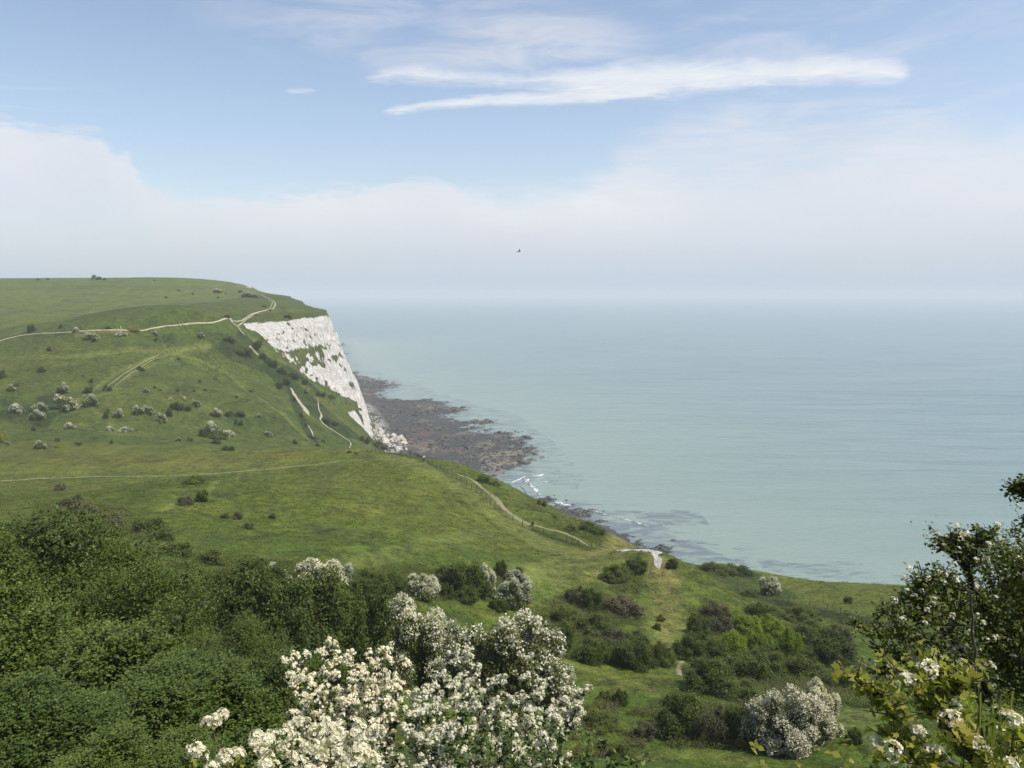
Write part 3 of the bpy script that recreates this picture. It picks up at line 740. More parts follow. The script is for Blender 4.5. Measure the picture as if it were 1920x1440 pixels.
def tubes(lines, sides=5):
    """lines: list of (pts (m,3), radii (m,)); one mesh of tapered tubes"""
    Vs = []; Fs = []; off = 0
    for pts, rad in lines:
        pts = np.asarray(pts, float); m = len(pts); rad = np.broadcast_to(rad, (m,))
        tg = np.gradient(pts, axis=0); tg /= np.linalg.norm(tg, axis=1)[:, None] + 1e-9
        ref = np.where(np.abs(tg[:, 2:3]) > .9, [[1., 0, 0]], [[0, 0, 1.]])
        a = np.cross(tg, ref); a /= np.linalg.norm(a, axis=1)[:, None] + 1e-9; b = np.cross(tg, a)
        th = np.arange(sides) / sides * 2 * math.pi
        ring = pts[:, None] + rad[:, None, None] * (a[:, None] * np.cos(th)[None, :, None] + b[:, None] * np.sin(th)[None, :, None])
        Vs.append(ring.reshape(-1, 3)); idx = off + np.arange(m * sides).reshape(m, sides); nx = np.roll(idx, -1, 1)
        Fs.append(np.stack([idx[:-1], nx[:-1], nx[1:], idx[1:]], -1).reshape(-1, 4)); off += m * sides
    return np.concatenate(Vs), np.concatenate(Fs)

def wob(a, b, rng, n=7, amp=.08):
    a = np.asarray(a, float); b = np.asarray(b, float); L = np.linalg.norm(b - a)
    t = np.linspace(0, 1, n)[:, None]
    j = rng.normal(size=(n, 3)) * amp * L * .5; j[0] = 0; j[-1] = 0
    j = (np.roll(j, 1, 0) + j + np.roll(j, -1, 0)) / 3; j[0] = 0; j[-1] = 0
    return a + (b - a) * t + j + np.array([0, 0, 1.]) * (np.sin(t * math.pi) * L * .06)

def inner_blockers(rng, c, lr, S, mid, k):
    """oversized leaf quads added inside every lobe to block light and sight"""
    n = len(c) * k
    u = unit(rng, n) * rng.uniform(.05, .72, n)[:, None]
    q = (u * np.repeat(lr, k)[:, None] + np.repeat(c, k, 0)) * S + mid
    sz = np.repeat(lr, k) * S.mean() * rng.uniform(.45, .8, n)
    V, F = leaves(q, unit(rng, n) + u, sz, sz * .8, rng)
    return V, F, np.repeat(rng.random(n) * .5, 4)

def crown(rng, dims, nlobe, nleaf, leaf, lobe_r=.36, blossom=0.0, bsize=.1, aspect=.55, lean=(0, 0), skew=None, flat=.0, bloom_bias=.25, sprig=6):
    """A bush crown of lobes; returns leaf (V,F,tint), blossom (V,F,tint), lobe centres. Base at z=0, dims = (wx, wy, h)."""
    wx, wy, h = dims
    c = unit(rng, nlobe); c[:, 2] = np.abs(c[:, 2])
    rr = rng.uniform(.30, .86, nlobe)[:, None] ** .55
    c = c * rr; c[: nlobe // 3, 2] *= .25
    lr = lobe_r * rng.uniform(.6, 1.25, nlobe)
    S = np.array([wx / 2, wy / 2, h * .80])
    mid = np.array([0, 0, h * .16])
    per = rng.choice(nlobe, size=max(1, nleaf // sprig), p=lr ** 2 / (lr ** 2).sum())
    dirn = unit(rng, len(per)); dirn[:, 2] += .25; dirn /= np.linalg.norm(dirn, axis=1)[:, None]
    rad = (lr[per] * rng.uniform(.45, 1.0, len(per)) ** .5 * (1 + .55 * (rng.random(len(per)) ** 5)))[:, None]
    base = c[per] + dirn * rad
    depth = np.linalg.norm(base, axis=1)
    sc = (base) * S + mid
    sc[:, 0] += lean[0] * sc[:, 2]; sc[:, 1] += lean[1] * sc[:, 2]
    low = sc[:, 2] < .03 * h
    sc[low, 2] = np.abs(sc[low, 2]) * .5 + .02 * h
    clump = rng.random(nlobe)[per]
    # leaves about each sprig
    cen = np.repeat(sc, sprig, 0) + rng.normal(size=(len(sc) * sprig, 3)) * leaf * .75
    nn = np.repeat(dirn, sprig, 0) * .8 + unit(rng, len(cen)) * .8 + np.array([0, 0, .35])
    sz = leaf * rng.uniform(.65, 1.25, len(cen))
    V, F = leaves(cen, nn, sz, sz * aspect, rng)
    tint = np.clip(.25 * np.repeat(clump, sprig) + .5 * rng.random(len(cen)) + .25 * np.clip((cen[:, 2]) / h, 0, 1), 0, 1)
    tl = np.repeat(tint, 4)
    # oversized quads added inside each lobe to block light and darken gaps
    Vc, Fc, tc = inner_blockers(rng, c, lr, S, mid, 34)
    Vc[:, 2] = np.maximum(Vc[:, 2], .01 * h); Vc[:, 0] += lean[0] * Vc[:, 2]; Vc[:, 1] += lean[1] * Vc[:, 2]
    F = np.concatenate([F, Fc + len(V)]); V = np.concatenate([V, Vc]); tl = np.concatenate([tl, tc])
    bl = None
    if blossom > 0:
        nb = int(blossom)
        pb = rng.choice(nlobe, size=nb * 6, p=lr ** 2 / (lr ** 2).sum())
        db = unit(rng, nb * 6); db[:, 2] += .35; db /= np.linalg.norm(db, axis=1)[:, None]
        cb = c[pb] + db * (lr[pb] * rng.uniform(.86, 1.08, nb * 6))[:, None]
        q = cb * S + mid
        q[:, 0] += lean[0] * q[:, 2]; q[:, 1] += lean[1] * q[:, 2]
        out = np.linalg.norm(cb, axis=1) + bloom_bias * cb[:, 2] + .25 * rng.normal(size=len(q)) + .35 * (fbm(q[:, 0] / wx * 5 + 40, q[:, 1] / wx * 5 + q[:, 2] / wx * 5, 5, 3))
        if skew is not None: out = out + skew[0] * cb[:, 0] + skew[1] * cb[:, 1]
        k = np.argsort(-out)[:nb]; q = q[k]; db = db[k]
        q = q[q[:, 2] > .05 * h]; db = db[:len(q)]
        sp = 7
        cc = np.repeat(q, sp, 0) + rng.normal(size=(len(q) * sp, 3)) * bsize * .62
        nb_ = np.repeat(db, sp, 0) * .6 + unit(rng, len(cc)) * .9 + np.array([0, 0, .4])
        s2 = bsize * rng.uniform(.5, 1.0, len(cc))
        bV, bF = leaves(cc, nb_, s2, s2 * .9, rng)
        bl = (bV, bF, np.repeat(rng.random(len(cc)), 4))
    return (V, F, tl), bl, c * S + mid

def make_bush(name, rng, dims, nlobe, nleaf, leaf, leafmat, blossom=0, bsize=.1, bmat='blossom', trunk=True, barkmat='bark', at=(0, 0, 0), foot=None, inner=.0, **kw):
    root = empty(name, at)
    (V, F, t), bl, lob = crown(rng, dims, nlobe, nleaf, leaf, blossom=blossom, bsize=bsize, **kw)
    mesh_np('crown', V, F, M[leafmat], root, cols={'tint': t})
    if bl: mesh_np('blossom', bl[0], bl[1], M[bmat], root, cols={'tint': bl[2]})
    if trunk:
        lines = []; w = dims[0]; h = dims[2]; f = np.array(foot if foot is not None else (0, 0, -.4), float)
        tr = min(.16, .022 * h + .02)
        fork = f + (np.array([0, 0, h * .28]) - f) * .8
        lines.append((wob(f, fork, rng, 6, .06), np.linspace(tr, tr * .7, 6)))
        for q in lob[:: max(1, len(lob) // 9)]:
            lines.append((wob(fork, q * .97, rng, 7, .10), np.linspace(tr * .55, tr * .12, 7)))
        tv, tf = tubes(lines, 6)
        mesh_np('trunk', tv, tf, M[barkmat], root, smooth=True)
    return root

def make_simple(name, rng, dims, nlobe, nleaf, leaf, leafmat, blossom=0, bsize=.2, bmat='blossom', **kw):
    """a far bush: leaves and blossom of one small crown in one mesh"""
    (V, F, t), bl, lob = crown(rng, dims, nlobe, nleaf, leaf, blossom=blossom, bsize=bsize, **kw)
    fm = np.zeros(len(F), np.int32)
    if bl:
        F2 = bl[1] + len(V); V = np.concatenate([V, bl[0]]); F = np.concatenate([F, F2]); t = np.concatenate([t, bl[2]]); fm = np.concatenate([fm, np.ones(len(F2), np.int32)])
    return mesh_np(name, V, F, None, cols={'tint': t}, mats=[M[leafmat], M[bmat]], fmat=fm, link=False)

def dup(src, loc, rz, sc, name=None):
    r = src.copy(); C.objects.link(r); r.location = loc; r.rotation_euler = (0, 0, rz); r.scale = sc
    for k in list(r.keys()):
        if k in ('label', 'category', 'group', 'kind'): del r[k]
    if name: r.name = name
    for ch in src.children:
        c = ch.copy(); c.parent = r; C.objects.link(c)
        for g in ch.children:
            d = g.copy(); d.parent = c; C.objects.link(d)
    return r

# ------------------------------------------------------------------ far bushes on the down (one mesh each, too small to show parts)
rng = np.random.default_rng(5)
FAR = {
 'W': [make_simple('flowering_bush', np.random.default_rng(10 + i), (2, 2, 1.6), 12, 2600, .13, 'leaf_scrub', 130, .12, skew=(.15, .25), bloom_bias=.45) for i in range(4)],
 'P': [make_simple('flowering_bush', np.random.default_rng(20 + i), (2, 2, 1.3), 12, 1800, .13, 'leaf_olive', 250, .13, bloom_bias=.2) for i in range(2)],
 'D': [make_simple('bush', np.random.default_rng(30 + i), (2, 2, 1.6), 11, 3000, .13, 'leaf_hedge') for i in range(4)],
 'G': [make_simple('bush', np.random.default_rng(40 + i), (2, 2, 1.4), 12, 2800, .13, 'leaf_scrub') for i in range(3)],
 'Y': [make_simple('bush', np.random.default_rng(50 + i), (2, 2, 1.4), 12, 2600, .13, 'leaf_yellow') for i in range(2)],
 'B': [make_simple('bush', np.random.default_rng(60 + i), (2, 2, 1.4), 14, 2400, .12, 'leaf_twiggy') for i in range(2)],
}
def far_bush(kind, cx, by, w, h, label, group, y0=90, idx=[0], name=None):
    g = ground_hit(cx, by, y0)
    if g is None: return
    src = FAR[kind][idx[0] % len(FAR[kind])]; idx[0] += 1
    dist = math.hypot(g[0], g[1]); k = dist / FPX
    W_ = w * k; H_ = max(h * k * 1.02, W_ * .38)
    o = src.copy(); C.objects.link(o)
    o.location = (g[0], g[1], g[2] - .12 * H_); rz = rng.uniform(-.6, .6); o.rotation_euler = (0, 0, rz)
    hz = 1.6 if kind in 'WD' else 1.35
    o.scale = (W_ / 2, W_ / 2 * rng.uniform(.8, 1.0), H_ / hz * 1.05)
    o.name = name or ('flowering_bush' if kind in 'WP' else 'bush')
    tag(o, label, 'bush', group)
GP = 'bushes dotted over the hillside'
HILL = [
 ('W',21,733,14,11,'small cream-topped bush high on the far left of the slope'),
 ('G',30,725,8,6,'tiny bush just behind a small cream-topped one'),
 ('W',119,736,18,17,'rounded pale bush at the right end of a dark hollow'),
 ('W',122,768,34,25,'large white bush below the dark hollow on the slope'),
 ('D',166,736,17,10,'low dark bush where the double track ends'),
 ('W',172,761,24,23,'tall white-crested bush right below the end of the double track'),
 ('D',201,732,12,9,'dark bush between the two lines of the double track'),
 ('D',170,717,10,8,'small dark bush above the double track'),
 ('P',34,773,28,13,'spreading greyish cream bush in the dark scrub at the picture edge'),
 ('W',76,770,26,15,'rear bush of the touching cream pair on the lower slope'),
 ('W',71,786,22,16,'front bush of the touching cream pair on the lower slope'),
 ('D',197,785,14,14,'dark round bush with a cast shadow under the tall white-crested one'),
 ('G',202,773,6,7,'thin pale sapling just above a dark round bush'),
 ('W',223,783,18,17,'small tree-like white bush standing alone on a dark shadow'),
 ('W',260,777,18,16,'left bush of the twin cream-topped pair mid slope'),
 ('W',279,776,17,15,'right bush of the twin cream-topped pair mid slope'),
 ('W',274,735,9,7,'small pale bush alone above the twin pair'),
 ('D',290,728,6,5,'tiny dark bush above and right of the twin pair'),
 ('D',300,732,6,3,'flat dark tuft beside a tiny dark bush'),
 ('W',304,792,16,17,'front bush of a stepped pair left of the dark thicket'),
 ('D',317,781,14,14,'rear dark bush of a stepped pair left of the dark thicket'),
 ('D',330,768,26,16,'left half of the dark thicket with a pale tip'),
 ('D',347,769,20,12,'right half of the dark thicket mid slope'),
 ('W',368,761,14,11,'pale round bush at the right end of the dark thicket'),
 ('P',347,750,9,6,'small cream bush above the dark thicket'),
 ('P',320,750,6,5,'tiny cream bush above the left of the dark thicket'),
 ('W',406,779,19,13,'cream-topped bush at the left end of a low dark strip'),
 ('D',428,778,18,8,'left bush of the low dark strip on the right slope'),
 ('D',450,781,22,10,'right bush of the low dark strip on the right slope'),
 ('W',485,783,10,8,'small pale bush right of the low dark strip'),
 ('D',447,797,14,11,'round dark bush with its shadow under the low dark strip'),
 ('D',384,818,28,20,'dark green bush left of the big cream mound'),
 ('P',399,810,30,18,'big cream mound of blossom on the lower slope'),
 ('P',427,817,24,13,'cream bush at the right foot of the big cream mound'),
 ('G',407,822,40,11,'green spreading bush below the big cream mound'),
 ('W',503,818,13,10,'lone white bush on open grass left of the pale grass track'),
 ('D',405,833,19,9,'dark low bush just below the spreading green one'),
 ('W',335,827,12,8,'left small round bush above the meadow top'),
 ('D',356,827,10,8,'right small dark round bush above the meadow top'),
 ('D',420,845,18,9,'dark bush in the yellowed strip at the top of the meadow'),
 ('D',434,845,14,8,'pale-flecked bush touching a dark one atop the meadow'),
 ('D',553,833,10,11,'small tree-like bush near the foot of the pale grass track'),
 ('D',606,829,6,6,'tiny dark bush between the two gully paths'),
 ('D',374,718,8,6,'tiny dark bush on the open mid slope'),
 ('G',333,734,6,5,'tiny grey bush left of three on the open mid slope'),
 ('W',385,733,8,7,'tiny pale bush right of three on the open mid slope'),
 ('G',364,734,7,4,'tiny bush in the middle of three on the open mid slope'),
 ('D',521,726,20,12,'dark bush at the head of the left gully path'),
 ('D',537,722,16,14,'dense dark bush at the top of the gully hedge'),
 ('D',573,738,9,7,'small bush between the upper gully paths'),
 ('D',602,742,18,9,'long dark bush above the right gully path'),
 ('D',620,747,16,8,'low dark bush below the chalk patches'),
 ('D',610,793,20,9,'dark bush beside the bend of the right gully path'),
 ('D',626,797,22,9,'low green bush right of the gully path bend'),
 ('P',134,803,22,9,'flat white bush low down above the meadow edge'),
 ('P',236,808,24,8,'flat creamy bush on the crease above the meadow'),
 ('P',207,808,20,4,'thin strip of blossom left of a flat creamy bush'),
 ('D',63,808,8,8,'small dark bush on the crease near the picture edge'),
 ('Y',5,828,18,18,'yellow-green bush cut by the picture edge'),
 ('W',14,835,9,7,'small pale bush below the yellow-green edge bush'),
 ('W',75,841,20,14,'rounded white bush alone in the upper meadow'),
 ('B',108,828,8,8,'small twiggy bush above a pale tuft in the meadow'),
 ('Y',108,839,9,6,'pale yellowish tuft under a small twiggy bush'),
 ('D',149,835,9,6,'small dark bush in the upper meadow'),
 ('D',209,832,7,6,'tiny dark bush right in the yellow strip of the meadow'),
 ('B',113,926,28,18,'reddish brown bush below the long meadow path'),
 ('B',143,833,7,4,'tiny brown tuft next to a small dark meadow bush'),
 ('D',59,622,15,14,'round dark bush above the chalk path at the left'),
 ('D',114,616,7,6,'small dark bush above the chalk path between two round ones'),
 ('D',203,618,13,7,'dark flat-topped bush behind the walkers on the chalk path'),
 ('Y',252,621,22,9,'yellow-green bush on the chalk path edge'),
 ('W',173,637,20,12,'white-flecked bush below the chalk path'),
 ('P',145,622,15,7,'cream bush on the chalk path'),
 ('P',228,628,18,6,'pale bush right below the chalk path'),
 ('W',291,628,9,8,'grey-white small bush right of the yellow-green one'),
 ('D',292,638,7,5,'tiny dark bush under the grey-white small one'),
 ('D',92,658,8,7,'small dark bush in the upper left slope'),
 ('D',78,698,14,11,'dark pointed bush in the upper left slope'),
 ('D',263,695,12,8,'dark bush inside the bend of the double track'),
 ('D',3,709,14,16,'dark bush at the picture edge high on the slope'),
 ('W',377,633,12,10,'grey-topped bush below the chalk path near the cliff'),
 ('D',335,675,8,5,'small dark bush under the meeting of the grass tracks'),
 ('D',403,712,6,4,'tiny dark tuft beside the pale grass track'),
 ('D',470,735,12,4,'thin dark tuft right of the pale grass track'),
 ('D',443,746,5,4,'speck of a bush left of the pale grass track'),
 ('D',529,700,20,13,'largest dark bush in the wooded gully'),
 ('D',507,684,22,13,'upper dark bush in the wooded gully'),
 ('D',480,650,26,12,'dark scrub bush right beside the broken chalk path'),
 ('G',456,662,34,9,'low green scrub left of the broken chalk path'),
 ('D',430,640,26,9,'low dark scrub above the broken chalk path'),
 ('D',550,708,20,10,'dark bush following the wooded gully downhill'),
 ('D',570,718,18,8,'lower dark bush in the wooded gully'),
 ('D',492,672,18,9,'dark bush just beneath the broken chalk path'),
 ('D',540,596,18,5,'flat dark bush above the chalk cliff edge'),
 ('D',496,577,8,5,'small dark bush left of the double bend of the path'),
 ('D',506,583,6,4,'dark tuft on the inside of the path bend'),
 ('D',425,596,14,5,'dark bush where the two chalk paths part'),
 ('D',481,593,6,4,'dark tuft between the paths near the cliff'),
 ('D',684,829,20,13,'dark bush nearest the foot of the chalk cliff'),
 ('D',705,838,28,13,'dark bush in front of the fallen chalk blocks'),
 ('D',720,843,18,8,'low bush at the start of the coast fence'),
 ('D',595,836,10,5,'dark tuft at the bottom of the gully hedge'),
 ('D',585,822,7,6,'dark hedge tuft low in the gully'),
 ('D',574,800,6,8,'dark hedge tuft halfway up the gully'),
 ('D',565,782,6,9,'dark hedge tuft beside the wide chalk scar'),
 ('D',552,752,6,9,'dark hedge tuft above the wide chalk scar'),
 ('W',408,549,15,8,'pale-topped bush on the far plateau'),
 ('D',450,548,10,4,'flat dark bush near the far plateau edge'),
 ('D',462,557,18,6,'dark scrub bush on the far plateau'),
 ('D',476,558,16,4,'low dark scrub right of the far plateau bush'),
 ('D',180,524.6,14,8,'large dark bush on the skyline leaning over'),
 ('D',195,525,7,4,'small bush right of the large skyline bush'),
 ('D',90,524.8,6,3,'speck of a bush on the skyline left of the large one'),
 ('D',72,524.8,8,3,'leftmost small bush on the skyline'),
 ('D',335,546,6,3,'dark speck high in the far field'),
 ('D',361,552,6,3,'dark speck at the right of the far field'),
 ('D',311,559,6,3,'dark speck in the middle of the far field'),
 ('D',409,559,5,3,'dark speck near the far plateau scrub'),
 ('D',289,527,4,2,'speck just below the skyline'),
 ('D',423,551,4,3,'dark speck right of the pale-topped far bush'),
]
for k, cx, by, w, h, lab in HILL: far_bush(k, cx, by, w, h, lab, GP, y0=180 if by > 840 else 255 if by > 800 else 300)

MEAD = [
 ('B',130,958,40,24,'brown leafless-looking scrub bush at the left of the meadow'),
 ('D',146,940,18,14,'dark green bush crowning the brown scrub'),
 ('B',165,962,44,18,'middle brown scrub bush of the meadow patch'),
 ('B',205,985,46,22,'right brown scrub bush of the meadow patch'),
 ('Y',170,945,10,9,'yellow gorse tuft in the brown scrub'),
 ('G',280,1000,60,30,'broad green bush in the lower meadow'),
 ('G',305,1012,40,22,'green bush touching the broad one in the lower meadow'),
 ('B',348,946,26,16,'brown and dark bush on the faint meadow track'),
 ('D',378,940,28,20,'dark bush right of the faint meadow track'),
 ('G',422,972,18,10,'low green bush left of a brown tuft in the meadow'),
 ('B',446,974,18,15,'round brown tuft in the middle of the meadow'),
 ('B',467,993,22,13,'second brown tuft lower in the meadow'),
 ('D',510,972,16,8,'flat dark tuft right in the meadow'),
 ('G',365,905,36,10,'low green bush just under the long meadow path'),
 ('G',330,1040,60,24,'grey-green bush by the hedge at the meadow foot'),
 ('G',395,1055,50,26,'low bush between meadow and hedge'),
 ('D',905,905,34,14,'dark bush between coast fence and sea'),
 ('G',925,910,26,9,'green bush trailing right of the dark coastal one'),
 ('D',1015,948,20,12,'round bush on the edge above the surf'),
 ('D',1095,992,46,16,'dark bush cluster on the brink above the shallows'),
 ('D',1120,1003,40,14,'right dark bush on the brink above the shallows'),
 ('G',1070,995,30,9,'low green bush left of the brink cluster'),
 ('D',1040,972,8,6,'tiny bush on the outer grass strip'),
 ('D',998,984,8,8,'small dark bush against the coast fence'),
 ('D',770,850,5,5,'tiny bush left of the three walkers'),
 ('D',655,850,12,6,'dark bush on the meadow crest'),
 ('D',668,852,8,5,'small bush right beside the crest bush'),
]
for k, cx, by, w, h, lab in MEAD: far_bush(k, cx, by, w, h, lab, 'bushes in the meadow and along the coast fence', y0=70)

# ------------------------------------------------------------------ bushes of the near valley
def mid_protos():
    p = {}
    def mk(key, n, **kw):
        p[key] = []
        for i in range(n):
            kk = dict(kw); nm = kk.pop('name')
            p[key].append(make_bush(nm, np.random.default_rng(hash(key) % 7 + 100 + 13 * i + len(p) * 31), **kk))
    mk('W', 3, name='hawthorn_tree', dims=(4, 4, 3.4), nlobe=60, nleaf=17000, leaf=.11, leafmat='leaf_scrub', blossom=1500, bsize=.10, lobe_r=.21, skew=(.25, .1), bloom_bias=.4)
    mk('H', 2, name='hawthorn_tree', dims=(4, 4, 3.4), nlobe=60, nleaf=20000, leaf=.11, leafmat='leaf_olive', blossom=900, bsize=.10, lobe_r=.21, skew=(.6, .1), bloom_bias=.8)
    mk('D', 4, name='shrub', dims=(4, 4, 3.2), nlobe=56, nleaf=20000, leaf=.115, leafmat='leaf_hedge', lobe_r=.22)
    mk('G', 3, name='shrub', dims=(4, 4, 3.0), nlobe=64, nleaf=18000, leaf=.11, leafmat='leaf_scrub', lobe_r=.20)
    mk('Y', 2, name='shrub', dims=(4, 4, 3.0), nlobe=50, nleaf=16000, leaf=.13, leafmat='leaf_bright', lobe_r=.22)
    mk('B', 2, name='shrub', dims=(4, 4, 2.8), nlobe=34, nleaf=11000, leaf=.09, leafmat='leaf_twiggy', lobe_r=.26)
    mk('P', 2, name='hawthorn_tree', dims=(4, 4, 3.3), nlobe=64, nleaf=13000, leaf=.11, leafmat='leaf_olive', blossom=2300, bsize=.10, bmat='blossom_pink', lobe_r=.20, bloom_bias=.1)
    mk('F', 1, name='gorse_bush', dims=(4, 4, 3.0), nlobe=30, nleaf=13000, leaf=.11, leafmat='leaf_yellow', lobe_r=.26)
    return p
MID = mid_protos()
used_proto = set()
HZ = {'W': 3.4, 'H': 3.4, 'D': 3.2, 'G': 3.0, 'Y': 3.0, 'B': 2.8, 'P': 3.3, 'F': 3.0}
def mid_bush(kind, cx, by, w, h, label, group, Y=None, var=None, rz=None, sink=.08, idx={}):
    i = idx.get(kind, 0) if var is None else var; idx[kind] = idx.get(kind, 0) + 1
    src = MID[kind][i % len(MID[kind])]
    if Y is None: g = ground_hit(cx, by, 40)
    else: g = np.array(P(cx, by, Y))
    if g is None: print('NO HIT', label); return
    k = math.hypot(g[0], g[1]) / FPX
    W_ = w * k * 1.12; H_ = h * k * 1.12
    sc = (W_ / 4.1, W_ / 4.1 * (.9 if rz is None else 1.0), H_ / HZ[kind] * 1.0)
    rz = rng.uniform(-.7, .7) if rz is None else rz
    loc = (g[0], g[1], g[2] - sink * H_)
    if src.name not in used_proto:
        used_proto.add(src.name); o = src; o.location = loc; o.rotation_euler = (0, 0, rz); o.scale = sc
    else: o = dup(src, loc, rz, sc, src.name.split('.')[0])
    tag(o, label, 'tree' if kind in 'WHP' else 'bush', group)
    return o
GM = 'hawthorns and shrubs in the near valley'
VALLEY = [
 ('D',480,1115,120,62,'dark shrub at the left end of the valley hedge'),
 ('W',505,1090,60,36,'half hidden white hawthorn behind the dark hedge end'),
 ('W',596,1112,105,66,'wide white hawthorn left of the hedge gap at the meadow foot'),
 ('W',632,1104,60,58,'taller white hawthorn touching the wide one at the meadow foot'),
 ('D',695,1116,86,52,'round dark shrub between white hawthorns at the meadow foot'),
 ('G',740,1108,60,36,'grey-green shrub behind the round dark one'),
 ('W',788,1120,68,50,'small loose white hawthorn at the foot of the meadow'),
 ('D',875,1112,90,62,'dark olive shrub behind the little round bushes'),
 ('G',845,1090,70,34,'low shrub on the meadow edge behind the dark olive one'),
 ('W',908,1110,50,54,'cream-topped hawthorn with dark right side by the dark olive shrub'),
 ('D',838,1121,30,32,'little round dark bush beside the small loose hawthorn'),
 ('G',872,1126,42,28,'little round green bush below the dark olive shrub'),
 ('D',938,1078,26,32,'small green tree standing alone on the grass edge'),
 ('D',972,1079,18,18,'tiny dark bush right of the small lone tree'),
 ('H',968,1096,54,30,'olive hawthorn with sparse bloom behind the round white one'),
 ('W',964,1137,68,62,'round white hawthorn in open grass in the valley'),
 ('D',935,1142,40,20,'dark low bush at the foot of the round white hawthorn'),
 ('D',1110,1142,50,44,'dark upright shrub below the bare mound'),
 ('B',1085,1130,50,36,'brown twiggy shrub left of the dark upright one'),
 ('G',1060,1170,80,36,'low green shrub left of the mound path'),
 ('G',1000,1170,70,26,'low green shrub right of the round white hawthorn'),
 ('B',1165,1150,90,34,'grey twiggy shrub left of the mound path'),
 ('G',1120,1190,90,40,'green shrub in the middle of the left thicket'),
 ('B',1140,1205,80,30,'brown shrub in the middle of the left thicket'),
 ('D',1050,1217,54,56,'dark rounded shrub at the left end of the thicket'),
 ('D',1110,1240,80,50,'dark shrub on the lower edge of the left thicket'),
 ('D',1185,1252,90,54,'largest dark shrub on the lower edge of the left thicket'),
 ('G',1240,1246,60,46,'green shrub where the mound path enters the thicket'),
 ('G',1190,1215,70,34,'olive green shrub behind the largest dark one of the left thicket'),
 ('F',1240,1165,16,16,'tiny yellow gorse beside the mound path'),
 ('D',1232,1182,16,16,'small dark bush beside the mound path under the gorse'),
 ('D',1190,1070,50,26,'dark shrub on the left flank of the bare mound'),
 ('G',1155,1085,60,26,'green shrub lower on the left flank of the mound'),
 ('D',1260,1062,26,16,'small shrub by the chalk scar of the mound'),
 ('G',1340,1075,70,20,'long low hedge bush on the terrace brink'),
 ('D',1380,1077,60,18,'dark low hedge bush right along the terrace brink'),
 ('W',1443,1116,44,38,'lone white hawthorn on the seaward terrace'),
 ('D',1408,1118,34,14,'dark low bush left of the lone terrace hawthorn'),
 ('D',1590,1092,10,10,'tiny bush on the terrace brink'),
 ('D',1703,1122,30,22,'dark bush at the right end of the terrace'),
 ('D',1590,1130,16,12,'small bush beyond the terrace fence'),
 ('B',1340,1158,60,32,'grey twiggy shrub right of the mound path'),
 ('G',1310,1190,50,40,'green shrub right beside the mound path'),
 ('B',1350,1185,50,34,'brown grass-choked shrub below the grey twiggy one'),
 ('F',1305,1165,24,20,'yellow flecked gorse near the top of the right thicket'),
 ('Y',1400,1185,60,34,'bright yellow-green shrub at the top of the right thicket'),
 ('Y',1445,1190,50,36,'second bright yellow-green shrub of the right thicket'),
 ('Y',1372,1222,52,44,'bright leafy shrub at the left of the right thicket'),
 ('Y',1482,1234,48,58,'tall bright leafy shrub in the right thicket'),
 ('Y',1425,1225,60,40,'bright green shrub between the tall bright one and its neighbour'),
 ('D',1300,1235,76,56,'dark shrub right where the path leaves the thicket'),
 ('D',1345,1243,60,44,'dark shrub behind the big round one in the right thicket'),
 ('D',1325,1293,104,66,'big round dark shrub by the sandy path bend'),
 ('D',1400,1275,100,56,'broad dark shrub in the middle of the right thicket'),
 ('G',1455,1270,80,46,'green shrub below the tall bright one'),
 ('D',1440,1245,60,40,'shaded dark shrub among the bright ones'),
 ('G',1510,1275,90,44,'low smooth green shrub on the lower right of the thicket'),
 ('D',1555,1248,90,60,'big rounded green shrub at the right of the thicket'),
 ('B',1573,1212,54,42,'purplish grey hawthorn past its bloom beside the terrace grass'),
 ('G',1520,1205,90,40,'green shrub at the upper right of the thicket'),
 ('G',1500,1170,70,32,'low green shrub just inside the terrace fence'),
 ('G',1430,1160,80,30,'low olive shrub near the terrace fence'),
 ('G',1390,1310,90,36,'low green shrub behind the pink hawthorn'),
 ('G',1590,1290,80,36,'low shrub right behind the pink hawthorn'),
 ('D',1275,1372,110,84,'dark mixed shrub left of the pink hawthorn'),
 ('B',1345,1385,84,70,'brownish shrub touching the pink hawthorn'),
 ('D',1385,1385,70,70,'dark shrub against the left side of the pink hawthorn'),
 ('P',1480,1392,150,112,'big pinkish white hawthorn in full bloom in the near valley'),
 ('W',1532,1375,80,100,'white hawthorn merging into the right of the pink one'),
 ('G',1470,1398,60,28,'dark green tuft under the pink hawthorn'),
 ('D',1163,1322,32,36,'slim dark bush alone on the near grass'),
 ('G',1135,1315,36,22,'low bush left of the slim dark one'),
 ('D',1600,1392,30,28,'small round bush right of the pink hawthorn'),
 ('F',1300,1375,30,22,'yellow gorse tuft in front of the dark mixed shrub'),
 ('F',1390,1398,24,16,'yellow gorse tuft at the foot of the pink hawthorn'),
 ('B',1210,1380,60,30,'dry brown shrub left of the dark mixed one'),
 ('G',1165,1425,60,30,'low leafy bush at the bottom near the grass track'),
 ('G',1120,1360,80,30,'low green shrub on the near slope by the white blossom'),
 ('F',1120,1345,30,20,'yellowish tuft on the near slope'),
]
for a in VALLEY: mid_bush(*a, GM, **({'var': 1, 'rz': 1.3} if a[0] == 'P' else {}))
